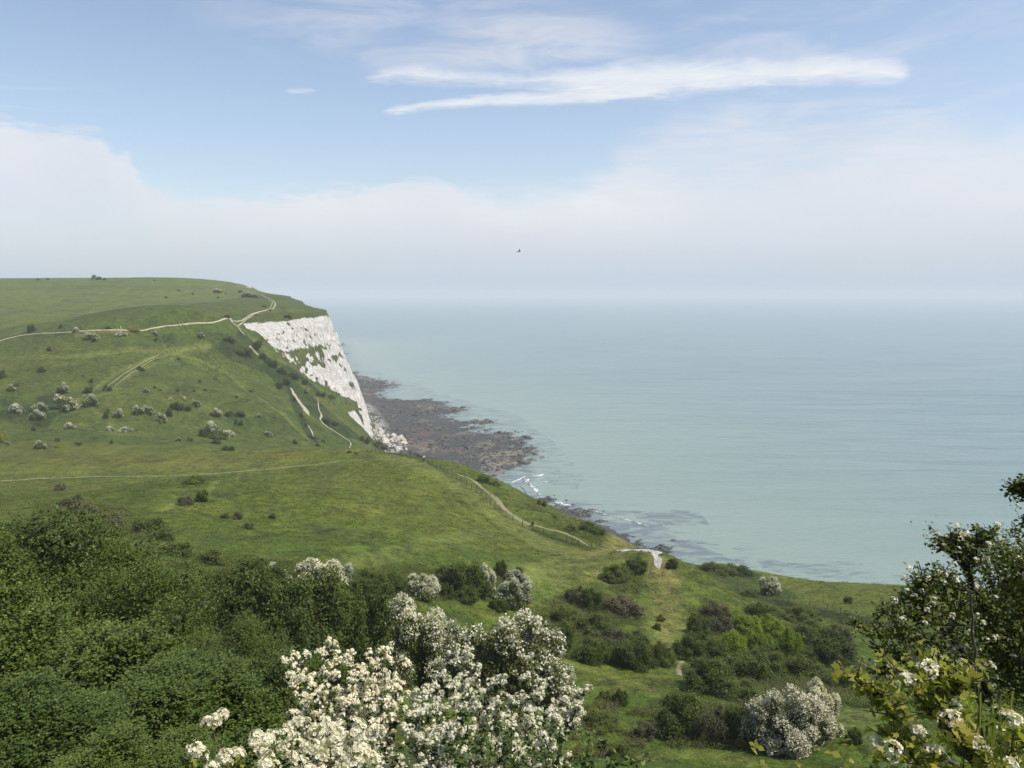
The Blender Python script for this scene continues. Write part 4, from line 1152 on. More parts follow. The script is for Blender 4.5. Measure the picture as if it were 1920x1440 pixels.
# the big hawthorns and the dark hedge trees of the middle distance
mid_bush('D',500,1225,190,168,'left tree of the dark hedge in the middle distance','dark hedge trees')
mid_bush('D',590,1222,170,160,'middle tree of the dark hedge in the middle distance','dark hedge trees')
mid_bush('D',672,1245,150,175,'right tree of the dark hedge beside the white hawthorn','dark hedge trees')
mid_bush('D',430,1170,150,118,'small tree at the left rear of the dark hedge','dark hedge trees')
mid_bush('W',770,1275,150,165,'tall white hawthorn right of the dark hedge','big hawthorns', var=1, rz=.2)
mid_bush('H',845,1290,140,140,'olive hawthorn with few flowers between two white ones','big hawthorns', var=0, rz=.3)
mid_bush('H',960,1330,215,200,'broad olive hawthorn with a white crest','big hawthorns', var=1, rz=.5)
mid_bush('W',1030,1345,100,130,'white hawthorn against the right side of the broad olive one','big hawthorns', var=2)
for k in MID:
    for src in MID[k]:
        if src.name not in used_proto:
            for ch in list(src.children): bpy.data.objects.remove(ch)
            bpy.data.objects.remove(src)

# ------------------------------------------------------------------ grass and undergrowth (nobody could count them)
def build_grass():
    rg = np.random.default_rng(77)
    def sample(n, r0, r1, a0=-36, a1=36):
        r = np.exp(rg.uniform(math.log(r0), math.log(r1), n)); a = np.radians(rg.uniform(a0, a1, n))
        x = r * np.sin(a); y = r * np.cos(a); z, d, cl, dw = height(x, y)
        k = (d > 3) & (cl < .3)
        return x[k], y[k], z[k]
    x, y, z = sample(90000, 25, 270)
    dens = fbm(x / 9, y / 9, 201, 4) + .5 * fbm(x / 2.5, y / 2.5, 203, 2)
    wmin = np.full(len(x), 9.0)
    for line, w, s in PATHS_WORN:
        if s > .4: wmin = np.minimum(wmin, linedist(x, y, line)[0] / w)
    k = (dens > -.16) & (wmin > .8) & (rg.random(len(x)) < .75); x, y, z = x[k], y[k], z[k]
    B = 7; n = len(x)
    r = np.hypot(x, y); hgt = np.repeat((.09 + .12 * rg.random(n)) * np.clip(r / 90, .7, 1.6), B)
    bx = np.repeat(x, B) + rg.normal(size=n * B) * .10 * np.repeat(np.clip(r / 80, .7, 2), B); by = np.repeat(y, B) + rg.normal(size=n * B) * .10 * np.repeat(np.clip(r / 80, .7, 2), B)
    bz = np.repeat(z, B) - .02
    a = rg.uniform(0, 2 * math.pi, n * B); wd = hgt * .16
    le = rg.normal(size=(n * B, 2)) * .35 * hgt[:, None]
    p0 = np.c_[bx - np.cos(a) * wd, by - np.sin(a) * wd, bz]; p1 = np.c_[bx + np.cos(a) * wd, by + np.sin(a) * wd, bz]; p2 = np.c_[bx + le[:, 0], by + le[:, 1], bz + hgt]
    V = np.stack([p0, p1, p2], 1).reshape(-1, 3)
    t = np.repeat(np.clip(np.repeat(rg.random(n), B) * .6 + rg.random(n * B) * .4, 0, 1), 3)
    tag(mesh_np('grass', V, np.arange(len(V)).reshape(-1, 3), M['grass_blade'], cols={'tint': t}), 'short rough grass growing over the near slopes', 'grass', kind='stuff')
    # undergrowth: low scrub knee high between the shrubs
    polys = [[(815,874),(850,895),(905,930),(957,972),(1027,1002),(1110,1030),(1110,1034),(1027,1008),(957,979),(905,936),(850,901),(815,880)], [(990,1150),(1060,1105),(1160,1120),(1215,1160),(1262,1240),(1180,1255),(1060,1235)], [(1262,1235),(1262,1180),(1300,1140),(1400,1150),(1560,1190),(1640,1260),(1640,1330),(1560,1320),(1400,1325),(1300,1290)],
             [(1130,1400),(1180,1340),(1290,1310),(1420,1330),(1400,1400),(1260,1408)], [(1140,1110),(1160,1050),(1230,1055),(1215,1110)], [(300,1060),(450,1045),(700,1065),(900,1070),(960,1090),(900,1130),(600,1120)],
             [(60,940),(230,950),(330,1000),(300,1020),(100,985)], [(1060,1330),(1160,1310),(1180,1420),(1080,1440)],
             [(880,905),(1000,950),(1140,1005),(1130,1020),(1020,985),(900,925)], [(1390,1110),(1640,1172),(1720,1195),(1640,1180),(1390,1122)]]
    x, y, z = sample(150000, 45, 210)
    px, py, f = project(x, y, z)
    ins = np.zeros(len(x), bool)
    for p in polys: ins |= inpoly(px + 14 * fbm(x / 6, y / 6, 207, 3), py + 10 * fbm(x / 6, y / 6, 208, 3), p)
    wmin = np.full(len(x), 9.0)
    for line, w, s in PATHS_WORN: wmin = np.minimum(wmin, linedist(x, y, line)[0] / w)
    ins &= (fbm(x / 5, y / 5, 209, 3) > -.16) & (wmin > .7)
    x, y, z = x[ins], y[ins], z[ins]
    n = len(x); Lf = 26; kind = fbm(x / 8, y / 8, 211, 3) + .25 * rg.normal(size=n)
    h = rg.uniform(.25, .8, n)
    for nm, sel, mt in (('undergrowth', kind < .08, 'leaf_scrub'), ('undergrowth', (kind >= .08) & (kind < .26), 'leaf_olive'), ('undergrowth', kind >= .26, 'leaf_twiggy')):
        xs, ys, zs, hs = x[sel], y[sel], z[sel], h[sel]; m = len(xs)
        if m == 0: continue
        cen = np.repeat(np.c_[xs, ys, zs], Lf, 0); u = unit(rg, m * Lf); u[:, 2] = np.abs(u[:, 2]); hh = np.repeat(hs, Lf)
        q = cen + u * np.c_[hh * .75, hh * .75, hh] * (rg.random(m * Lf) ** .4)[:, None]
        sz = rg.uniform(.07, .15, m * Lf)
        V, F = leaves(q, u + unit(rg, m * Lf) * .8 + np.array([0, 0, .4]), sz, sz * .5, rg)
        tag(mesh_np(nm, V, F, M[mt], cols={'tint': np.repeat(rg.random(m * Lf), 4)}), {'leaf_scrub': 'low green undergrowth between the shrubs', 'leaf_olive': 'low olive undergrowth between the shrubs', 'leaf_twiggy': 'low brown dry undergrowth between the shrubs'}[mt], 'undergrowth', kind='stuff')
build_grass()
# ------------------------------------------------------------------ foreground: the dense dark shrubs at the left
def shoot_crown(rng, dims, nlobe, nshoot, leaf, lobe_r=.30, per=11, slen=.34, lean=(0, 0)):
    wx, wy, h = dims
    c = unit(rng, nlobe); c[:, 2] = np.abs(c[:, 2]) ** .8 * np.sign(c[:, 2] + .35)
    c = c * (rng.uniform(.45, .95, nlobe)[:, None] ** .6)
    lr = lobe_r * rng.uniform(.55, 1.3, nlobe)
    S = np.array([wx / 2, wy / 2, h * .58]); mid = np.array([0, 0, h * .43])
    k = rng.choice(nlobe, size=nshoot, p=lr ** 2 / (lr ** 2).sum())
    d = unit(rng, nshoot); d[:, 2] += .3; d /= np.linalg.norm(d, axis=1)[:, None]
    rad = lr[k] * rng.uniform(.62, 1, nshoot)
    p = (c[k] + d * rad[:, None]) * S + mid
    dirn = d * .75 + np.array([0, 0, .55]) + .35 * unit(rng, nshoot); dirn /= np.linalg.norm(dirn, axis=1)[:, None]
    L = slen * rng.uniform(.5, 1.4, nshoot)
    t = (np.arange(per) + .5) / per
    cen = p[:, None] + dirn[:, None] * (L[:, None] * t[None])[..., None]
    off = unit(rng, nshoot * per).reshape(nshoot, per, 3); off -= dirn[:, None] * (off * dirn[:, None]).sum(-1, keepdims=True)
    off /= np.linalg.norm(off, axis=-1, keepdims=True) + 1e-9
    sz = leaf * rng.uniform(.6, 1.2, (nshoot, per)) * (1.05 - .45 * t)[None]
    cen = cen + off * (sz * .55)[..., None]
    ld = off * .8 + dirn[:, None] * .6 + .25 * unit(rng, nshoot * per).reshape(nshoot, per, 3)
    ln = np.cross(np.cross(ld, np.broadcast_to([0, 0, 1.], ld.shape)), ld) + .55 * unit(rng, nshoot * per).reshape(nshoot, per, 3)
    cen = cen.reshape(-1, 3); sz = sz.ravel()
    V, F = leaves(cen, ln.reshape(-1, 3), sz, sz * .62, rng, dirs=ld.reshape(-1, 3))
    cl = rng.random(nlobe)[k]
    tint = np.clip(.22 * np.repeat(cl, per) + .33 * rng.random(len(cen)) + .34 * np.tile(t, nshoot) + .12 * rng.random(), 0, 1)
    tl = np.repeat(tint, 4); Vc, Fc, tc = inner_blockers(rng, c, lr * .8, S, mid, 60)  # inner quads added to keep light from passing through the lobes
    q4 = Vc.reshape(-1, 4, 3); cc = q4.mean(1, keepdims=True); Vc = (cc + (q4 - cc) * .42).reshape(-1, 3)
    return np.concatenate([V, Vc]), np.concatenate([F, Fc + len(V)]), np.concatenate([tl, tc]), c * S + mid

def near_shrub(seed, dims, nlobe, nshoot, leaf, leafmat='leaf_dark', **kw):
    r_ = np.random.default_rng(seed)
    root = empty('shrub', (0, 0, 0))
    V, F, t, lob = shoot_crown(r_, dims, nlobe, nshoot, leaf, **kw)
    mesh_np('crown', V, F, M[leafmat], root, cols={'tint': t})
    h = dims[2]; lines = []
    for q in range(4):
        f = np.array([r_.normal() * .15, r_.normal() * .15, -.5]); top = np.array([r_.normal() * dims[0] * .12, r_.normal() * dims[1] * .12, h * .35])
        lines.append((wob(f, top, r_, 6, .06), np.linspace(.075, .045, 6)))
        for l in lob[q::4][:9]: lines.append((wob(top, l * .98, r_, 7, .09), np.linspace(.04, .008, 7)))
    tv, tf = tubes(lines, 5)
    mesh_np('trunk', tv, tf, M['bark'], root, smooth=True)
    return root
NEAR = [near_shrub(301, (5, 5, 6), 85, 9500, .088, lobe_r=.205, per=8), near_shrub(302, (5, 5, 6), 78, 9500, .088, lobe_r=.215, per=8), near_shrub(303, (5, 5, 6), 90, 9500, .085, 'leaf_scrub', lobe_r=.20, per=8)]
NEAR += [near_shrub(304, (5, 5, 6), 64, 6500, .150, lobe_r=.23, per=8, slen=.5), near_shrub(305, (5, 5, 6), 58, 6500, .155, lobe_r=.24, per=8, slen=.55)]
NS = [  # centre px, top py, distance, width px, proto, turn, label
 (30, 985, 19.5, 520, 0, .2, 'tall dark green shrub at the left edge rising highest of its thicket'),
 (175, 1000, 20.5, 260, 2, 3.7, 'shrub with a ragged crest right behind the tallest shrub of the left thicket'),
 (262, 1082, 17.5, 330, 1, 1.1, 'dark green shrub sloping down behind the front of the thicket towards the hedge'),
 (420, 1182, 14.5, 330, 2, 2.0, 'dark green shrub with upright shoots just in front of the dark hedge trees'),
 (120, 1175, 12.5, 420, 3, 3.0, 'broad shrub in the middle of the left thicket under the tallest one'),
 (335, 1285, 10.2, 370, 4, 4.2, 'shrub in the lower middle of the left thicket'),
 (545, 1232, 11.5, 250, 3, 5.1, 'shrub of the left thicket beside the white foreground blossom'),
 (-70, 1050, 14.5, 300, 4, .9, 'shrub cut by the left picture edge below the tallest one'),
 (40, 1320, 8.2, 360, 4, 1.7, 'nearest shrub in the bottom corner of the left thicket'),
 (250, 1400, 7.0, 330, 3, 2.6, 'low near shrub at the bottom of the thicket left of the cream sprays'),
]
fresh = set()
for cx, top, Y, w, pi, rz, lab in NS:
    x, y, zt = P(cx, top, Y); zg = zat(x, y); src = NEAR[pi]
    Hn = zt - zg; Wn = w / FPX * Y
    sc = (Wn / 5.0, Wn / 5.0, Hn / 6.0)
    if pi not in fresh: fresh.add(pi); o = src; o.location = (x, y, zg); o.rotation_euler = (0, 0, rz); o.scale = sc
    else: o = dup(src, (x, y, zg), rz, sc, 'shrub')
    tag(o, lab, 'bush', 'dark shrubs of the left thicket')

# ------------------------------------------------------------------ foreground: flowering hawthorn sprays
def flowers(cen, up, rad, nfl, rng, fsize=.017, petals=False):
    """heads of small five-petalled flowers"""
    n = len(cen); N = n * nfl
    up = up / (np.linalg.norm(up, axis=1)[:, None] + 1e-9)
    u = unit(rng, N); U = np.repeat(up, nfl, 0)
    u = u + U * .75; u /= np.linalg.norm(u, axis=1)[:, None]
    q = np.repeat(cen, nfl, 0) + u * (np.repeat(np.broadcast_to(rad, (n,)), nfl) * rng.uniform(.7, 1.05, N))[:, None]
    nn = u + .35 * unit(rng, N); nn /= np.linalg.norm(nn, axis=1)[:, None]
    a = np.cross(nn, unit(rng, N)); a /= np.linalg.norm(a, axis=1)[:, None] + 1e-9; b = np.cross(nn, a)
    s = fsize * rng.uniform(.75, 1.15, N) * .5
    tint = np.repeat(rng.random(N) * .8 + .2 * np.repeat(rng.random(n), nfl), 1)
    if not petals:
        V = np.stack([q + (a * math.cos(k * 1.2566) + b * math.sin(k * 1.2566)) * s[:, None] + nn * (s * .25)[:, None] for k in range(5)] , 1)
        return V.reshape(-1, 3), np.arange(N * 5).reshape(N, 5), np.repeat(tint, 5)
    Vs = []
    for k in range(5):
        th = k * 1.2566; e = a * math.cos(th) + b * math.sin(th); f = -a * math.sin(th) + b * math.cos(th)
        Vs.append(np.stack([q + e * (s * .12)[:, None], q + (e * .62 + f * .46) * s[:, None] + nn * (s * .18)[:, None], q + e * (s * 1.05)[:, None] + nn * (s * .38)[:, None], q + (e * .62 - f * .46) * s[:, None] + nn * (s * .18)[:, None]], 1))
    V = np.stack(Vs, 1).reshape(-1, 3)
    return V, np.arange(N * 20).reshape(-1, 4), np.repeat(tint, 20)

def pl(pts):
    return np.array([P(*p) for p in pts])

def spray(name, seed, base, tips, leaf, leafmat, twigs=9, twl=.26, heads=4, head_r=.026, nfl=16, fsize=.017, petals=False, leafn=7, bark='bark', r0=.016, shape='rhomb', t0=.40, flower_p=1.0, blossom='blossom_near', amp=.05):
    """a flowering shrub of long branches: base (px,py,Y), tips [(px,py,Y[,flower amount])]"""
    rg = np.random.default_rng(seed)
    b0 = np.array(P(*base)); x, y, z = b0; b0 = np.array([x, y, zat(x, y) - .05])
    root = empty(name, tuple(b0))
    lines = []; lc = []; ln = []; ld = []; hc = []; hn = []; lt = []
    for tp in tips:
        fp = tp[3] if len(tp) > 3 else flower_p
        tip = np.array(P(*tp[:3]))
        s0 = b0 + np.array([rg.normal() * .18, rg.normal() * .18, 0])
        mid = s0 * .45 + tip * .55 + np.array([0, 0, -.05 * np.linalg.norm(tip - s0)]) + rg.normal(size=3) * amp
        a = wob(s0, mid, rg, 6, .05); c = wob(mid, tip, rg, 8, .07)
        br = np.concatenate([a, c[1:]]); m = len(br)
        rad = np.linspace(r0, r0 * .16, m); lines.append((br, rad))
        seg = np.linspace(0, 1, m)
        for k in range(twigs):
            t = rg.uniform(t0, 1.0) if k else 1.0
            p = np.array([np.interp(t, seg, br[:, i]) for i in range(3)])
            d = unit(rg, 1)[0]; d[2] = abs(d[2]) * .7 + .35; d /= np.linalg.norm(d)
            L = twl * rg.uniform(.35, 1.1) * (1.15 - .6 * t); e = p + d * L
            tw = wob(p, e, rg, 5, .08); lines.append((tw, np.linspace(r0 * .22, r0 * .1, 5)))
            for j in range(heads):
                u = rg.uniform(.25, 1.05); q = p + (e - p) * u + unit(rg, 1)[0] * head_r * 1.1
                if rg.random() < fp: hc.append(q + np.array([0, 0, head_r * .5])); hn.append(d * .5 + np.array([.25, 0, .8]) + .3 * unit(rg, 1)[0])
            for j in range(leafn):
                u = rg.uniform(.05, 1.05); o_ = unit(rg, 1)[0]
                lc.append(p + (e - p) * u + o_ * leaf * .6); ln.append(np.array([0, 0, 1.]) + .8 * unit(rg, 1)[0]); ld.append(o_ + d * .5); lt.append(np.clip(.2 + .5 * rg.random() + .3 * (u > .85), 0, 1))
    rel = lambda A: np.array(A) - b0
    tv, tf = tubes([(l - b0, r) for l, r in lines], 6)
    mesh_np('branches', tv, tf, M[bark], root, smooth=True)
    if lc:
        sz = leaf * rg.uniform(.6, 1.2, len(lc))
        V, F = leaves(rel(lc), np.array(ln), sz, sz * .72, rg, shape, np.array(ld))
        mesh_np('foliage', V, F, M[leafmat], root, cols={'tint': np.repeat(lt, F.shape[1])})
    if hc:
        V, F, t = flowers(rel(hc), np.array(hn), head_r * rg.uniform(.75, 1.2, len(hc)), nfl, rg, fsize, petals)
        mesh_np('blossom', V, F, M[blossom], root, cols={'tint': t})
    return root

GF = 'flowering hawthorns in the foreground'
T1 = [(555,1240,5.6),(612,1212,5.6),(640,1275,5.2),(700,1232,5.5),(735,1225,5.6),(770,1255,5.2),(650,1330,4.8),(715,1318,4.8),(680,1280,5.1),(590,1290,5.2),(620,1375,4.6),(690,1385,4.5),(570,1340,5.0),(745,1300,5.0),(660,1240,5.5)]
o = spray('hawthorn_bush', 401, (700, 1700, 5.0), T1, .032, 'leaf_dark', twigs=30, twl=.20, heads=5, head_r=.021, fsize=.0155, leafn=15, flower_p=.9, t0=.3)
tag(o, 'white blossoming hawthorn in the front with a tall spike beside the dark thicket', 'bush', GF)
T2 = [(785,1318,5.1),(768,1352,4.8),(790,1395,4.6),(755,1335,5.0),(805,1308,5.2),(740,1420,4.5,.7),(800,1425,4.4,.6),(820,1400,4.5,.8),(860,1230,5.8),(885,1242,5.6),(820,1275,5.4),(930,1288,5.3),(800,1340,4.8),(880,1320,4.8),(960,1325,5),(1000,1262,5.6),(1012,1300,5.3),(1060,1312,5.4),(1086,1302,5.5),(1040,1352,5),(950,1385,4.5),(860,1385,4.4),(770,1400,4.3),(1080,1335,5.2),(900,1280,5.4),(840,1300,5.2),(990,1340,5.0),(910,1350,4.7),(1030,1385,4.7,.4),(830,1360,4.6)]
o = spray('hawthorn_bush', 402, (920, 1700, 5.0), T2, .032, 'leaf_dark', twigs=30, twl=.20, heads=5, head_r=.021, fsize=.0155, leafn=15, flower_p=.92, t0=.3)
tag(o, 'broad white blossoming hawthorn in the front middle reaching right to the open grass', 'bush', GF)
T3 = [(400,1376,2.6),(384,1420,2.5),(545,1298,3.2),(585,1322,3.2),(550,1362,3.0),(520,1385,2.6),(480,1402,2.5),(585,1392,2.5),(620,1402,2.6),(665,1382,2.8),(702,1400,2.9),(560,1415,2.4),(450,1425,2.4),(640,1428,2.4),(500,1430,2.4),(430,1432,2.4),(700,1435,2.5)]
o = spray('hawthorn_bush', 403, (560, 1900, 2.5), T3, .026, 'leaf_near', twigs=5, twl=.13, heads=2, head_r=.024, nfl=26, fsize=.016, petals=True, leafn=3, r0=.008, t0=.66, flower_p=.9, bark='twig_green', amp=.02)
tag(o, 'cream hawthorn sprays closest to the lower edge with large rounded flower heads', 'bush', GF)
T5 = [(865,1352,3.7),(930,1342,3.8),(1000,1402,3.5),(1050,1372,3.7),(1092,1390,3.6),(1130,1402,3.6),(960,1372,3.6),(1150,1432,3.4),(900,1395,3.4),(850,1410,3.3),(1040,1420,3.4),(1100,1432,3.4),(980,1430,3.3),(1178,1436,3.4,.4)]
o = spray('leafy_bush', 404, (990, 1800, 3.5), T5, .030, 'leaf_dark', twigs=12, twl=.16, heads=1, leafn=13, r0=.008, t0=.55, flower_p=.03, bark='twig_green', amp=.03)
tag(o, 'leafy green shoots at the bottom middle in front of the white blossom', 'bush')

# the dark hawthorn at the right
def right_tree():
    rg = np.random.default_rng(411)
    b0 = np.array(P(2080, 1500, 5.4)); b0[2] = zat(b0[0], b0[1]) - .1
    root = empty('hawthorn_tree', tuple(b0))
    limbs = [([(2050,1440,5.4),(1990,1380,5.3),(1900,1360,5.2),(1830,1290,5.1),(1775,1255,5.0),(1715,1240,5.0),(1640,1222,4.9)], .045),
             ([(1900,1360,5.2),(1850,1285,5.1),(1800,1215,5.0),(1745,1165,5.0),(1692,1150,4.9),(1650,1145,4.8)], .028),
             ([(2020,1400,5.4),(1960,1300,5.4),(1885,1210,5.3),(1835,1120,5.2),(1805,1050,5.2),(1812,1010,5.2)], .038),
             ([(1985,1330,5.5),(1935,1150,5.6),(1902,1075,5.6),(1885,1020,5.6)], .032),
             ([(1830,1290,5.1),(1760,1300,5.0),(1700,1275,4.9),(1655,1262,4.8)], .020),
             ([(1835,1120,5.2),(1775,1095,5.1),(1735,1085,5.0)], .016), ([(1805,1050,5.2),(1770,1025,5.2),(1812,1003,5.2)], .012), ([(1805,1060,5.2),(1840,1020,5.2),(1858,1000,5.2)], .012),
             ([(1960,1300,5.4),(1935,1120,5.2),(1925,1060,5.2)], .028), ([(1745,1165,5.0),(1720,1120,5.0),(1730,1080,5.0)], .012), ([(1800,1215,5.0),(1745,1205,4.9),(1690,1195,4.8),(1600,1168,4.7)], .014),
             ([(2080,1010,4.6),(2000,950,4.5),(1940,928,4.4),(1902,915,4.4)], .012), ([(2080,1040,4.6),(1980,985,4.5),(1915,968,4.4)], .012)]
    lines = [(np.array([b0 + [0, 0, 0], (b0 + np.array(P(2050, 1440, 5.4))) / 2, P(2050, 1440, 5.4)]), np.array([.10, .075, .05]))]
    anchors = []
    for pts, r in limbs:
        q = np.array(smoothline([(p[0], p[1]) for p in pts], 4)); yy = np.interp(np.linspace(0, 1, len(q)), np.linspace(0, 1, len(pts)), [p[2] for p in pts])
        w = np.array([P(a, b, c) for (a, b), c in zip(q, yy)]) + rg.normal(size=(len(q), 3)) * .008
        lines.append((w, np.linspace(r, r * .22, len(w)))); anchors.append((w, r))
    lc = []; ln = []; ld = []; lt = []; hc = []; hn = []
    for ai, (w, r) in enumerate(anchors):
        m = len(w); nt = int(m * 4.2)
        for k in range(nt):
            t = rg.uniform(.28, 1) if ai < 11 else rg.uniform(.45, 1)
            i = min(m - 1, int(t * (m - 1))); p = w[i]
            d = unit(rg, 1)[0]; d[2] = d[2] * .6 + .35; d /= np.linalg.norm(d); L = rg.uniform(.06, .26) * (1.2 - .5 * t) * (1 if ai < 2 else .7 if ai < 11 else .45)
            e = p + d * L; lines.append((wob(p, e, rg, 5, .1), np.linspace(.005, .002, 5)))
            for j in range(rg.integers(12, 26)):
                u = rg.uniform(.05, 1.1); o_ = unit(rg, 1)[0]
                lc.append(p + (e - p) * u + o_ * rg.uniform(.008, .045)); ln.append(np.array([.2, 0, 1.]) + .9 * unit(rg, 1)[0]); ld.append(o_ + d * .4); lt.append(rg.random() * .7 + .3 * (rg.random() < .12))
            if ai < 10 and rg.random() < .34:
                hc.append(e + np.array([0, 0, .01])); hn.append(np.array([.3, -.1, .9]))
    # the dense dark body of the crown
    for (cx, cy, Y, rx, rz_, n) in [(1905,1130,5.5,.30,.34,4400), (1940,1270,5.6,.40,.34,5200), (1850,1180,5.3,.22,.22,1300), (1960,1020,5.8,.26,.18,1500), (1880,1060,5.4,.20,.14,800), (1870,1250,5.5,.18,.20,900), (1780,1140,5.1,.16,.16,500)]:
        c = np.array(P(cx, cy, Y)); nsh = n // 10
        u = unit(rg, nsh) * (rg.random(nsh) ** .4)[:, None] * np.array([rx, rx * 1.1, rz_]) + c
        d = unit(rg, nsh); d[:, 2] += .3
        for a, dd in zip(u, d):
            for j in range(10):
                o_ = unit(rg, 1)[0]; lc.append(a + dd * rg.uniform(0, .14) + o_ * .022); ln.append(np.array([.2, 0, .8]) + 1.0 * unit(rg, 1)[0]); ld.append(o_ + dd * .5); lt.append(rg.random() * .62)
            if rg.random() < .035: hc.append(a + dd * .14); hn.append(np.array([.3, -.1, .9]))
        for j in range(9): lines.append((wob(c + np.array([.15, .1, -.2]), u[rg.integers(nsh)], rg, 6, .12), np.linspace(.010, .003, 6)))
    for a in [(1812,1000),(1790,1060),(1830,1050),(1770,1078),(1745,1100),(1735,1120),(1750,1130),(1700,1140),(1720,1160),(1790,1085)]:
        hc.append(np.array(P(a[0], a[1], 5.0))); hn.append(np.array([.3, -.2, .9]))
    for a in ((1800,1030,1755,1003,5.1),(1730,1085,1722,1052,5.0),(1815,1050,1795,1025,5.1)):
        lines.append((wob(P(a[0], a[1], a[4]), P(a[2], a[3], a[4]), rg, 5, .05), np.linspace(.004, .0018, 5)))
    tv, tf = tubes([(np.asarray(l) - b0, r) for l, r in lines], 6)
    mesh_np('branches', tv, tf, M['bark_dark'], root, smooth=True)
    sz = .031 * rg.uniform(.55, 1.2, len(lc))
    V, F = leaves(np.array(lc) - b0, np.array(ln), sz, sz * .62, rg, 'rhomb', np.array(ld))
    mesh_np('foliage', V, F, M['leaf_tree'], root, cols={'tint': np.repeat(lt, 4)})
    V, F, t = flowers(np.array(hc) - b0, np.array(hn), .020 * rg.uniform(.7, 1.2, len(hc)), 14, rg, .015, False)
    mesh_np('blossom', V, F, M['blossom_near'], root, cols={'tint': t})
    tag(root, 'dark leafy hawthorn with black branches and few white flowers at the right edge', 'tree', GF)
right_tree()
# the nearest spray at the lower right
def right_spray():
    rg = np.random.default_rng(421)
    Y = 1.75
    b0 = np.array(P(1900, 1900, Y)); b0[2] = zat(b0[0], b0[1]) - .05
    root = empty('hawthorn_bush', tuple(b0))
    stems = [([(1900,1900),(1850,1500),(1800,1400),(1770,1330),(1748,1280),(1738,1245)], Y, .008), ([(1810,1420),(1760,1350),(1715,1300),(1680,1255)], Y, .005), ([(1800,1440),(1720,1390),(1660,1330),(1630,1295),(1592,1268)], Y + .1, .005),
             ([(1850,1500),(1760,1450),(1700,1410),(1672,1390)], Y, .005), ([(1900,1900),(1880,1500),(1850,1400),(1835,1310),(1826,1200),(1818,1120)], Y + .5, .0075), ([(1850,1500),(1890,1420),(1905,1360)], Y + .1, .005), ([(1770,1330),(1800,1290),(1812,1262)], Y, .003), ([(1880,1500),(1840,1440),(1815,1395)], Y, .004)]
    lines = []; lc = []; ln = []; ld = []; lt = []; hc = []; hn = []
    for si, (pts, yy, r) in enumerate(stems):
        q = np.array(smoothline(pts, 5)); w = np.array([P(a, b, yy) for a, b in q]) + rg.normal(size=(len(q), 3)) * .003
        lines.append((w, np.linspace(r, r * .35, len(w))))
        if si == 4: continue
        for k in range(int(len(w) * (3.6 if si else 2.5))):
            i = rg.integers(len(w) // 3, len(w)); p = w[i]
            d = unit(rg, 1)[0]; d[2] = abs(d[2]) * .6 + .2; d /= np.linalg.norm(d); L = rg.uniform(.02, .07); e = p + d * L
            lines.append((np.array([p, (p + e) / 2, e]), np.array([.0016, .0013, .001])))
            for j in range(rg.integers(2, 6)):
                o_ = unit(rg, 1)[0]; lc.append(p + (e - p) * rg.uniform(.2, 1.1) + o_ * .012); ln.append(np.array([.2, -.3, .8]) + .8 * unit(rg, 1)[0]); ld.append(o_ + d * .6); lt.append(np.clip(rg.random() * .75 + .35 * (rg.random() < .2), 0, 1))
    for a in [(1752,1262),(1740,1250),(1702,1280),(1795,1338),(1785,1345),(1760,1348),(1775,1350),(1712,1372),(1722,1376),(1745,1400),(1752,1412),(1762,1424),(1735,1418),(1818,1385),(1826,1395),(1836,1412),(1682,1392),(1672,1405),(1664,1424),(1890,1346),(1905,1352),(1902,1432),(1845,1425),(1640,1395),(1705,1432),(1715,1440)]:
        p = np.array(P(a[0] + rg.normal() * 4, a[1] + rg.normal() * 4, Y + rg.normal() * .04)); hc.append(p); hn.append(np.array([.35, -.2, .85]))
        near = min((w for w, r in lines), key=lambda w: np.linalg.norm(np.asarray(w) - p, axis=1).min()); i = np.argmin(np.linalg.norm(np.asarray(near) - p, axis=1))
        lines.append((np.array([near[i], (near[i] + p) / 2 + [0, 0, -.004], p]), np.array([.0018, .0015, .0012])))
        for j in range(7): o_ = unit(rg, 1)[0]; lc.append(p + o_ * .026 - np.array([0, 0, .014])); ln.append(np.array([.2, -.3, .8]) + .8 * unit(rg, 1)[0]); ld.append(o_); lt.append(np.clip(.15 + rg.random() * .9, 0, 1))
    tv, tf = tubes([(np.asarray(l) - b0, r) for l, r in lines], 6)
    mesh_np('branches', tv, tf, M['bark'], root, smooth=True)
    sz = .022 * rg.uniform(.5, 1.3, len(lc))
    V, F = leaves(np.array(lc) - b0, np.array(ln), sz, sz * .85, rg, 'lobed', np.array(ld))
    mesh_np('foliage', V, F, M['leaf_near'], root, cols={'tint': np.repeat(lt, F.shape[1])})
    V, F, t = flowers(np.array(hc) - b0, np.array(hn), .019 * rg.uniform(.8, 1.25, len(hc)), 20, rg, .014, True)
    mesh_np('blossom', V, F, M['blossom_near'], root, cols={'tint': t})
    tag(root, 'closest hawthorn spray at the lower right with big yellow-green lobed leaves', 'bush', GF)
right_spray()
T6 = [(1790,1370,2.8,0),(1830,1345,2.9,0),(1870,1330,3.0,.2),(1905,1340,3.0,.2),(1925,1390,2.9,.3),(1880,1400,2.8,.2),(1840,1420,2.7,.1),(1900,1440,2.7,.3),(1770,1435,2.7,0),(1700,1440,2.7,.2),(1660,1420,2.9,.3),(1630,1440,2.9,.1)]
o = spray('leafy_bush', 405, (1840, 1900, 2.8), T6, .030, 'leaf_dark', twigs=10, twl=.15, heads=1, leafn=12, r0=.008, t0=.55, bark='twig_green', amp=.03)
tag(o, 'small-leaved green bush in the bottom right corner behind the closest spray', 'bush')
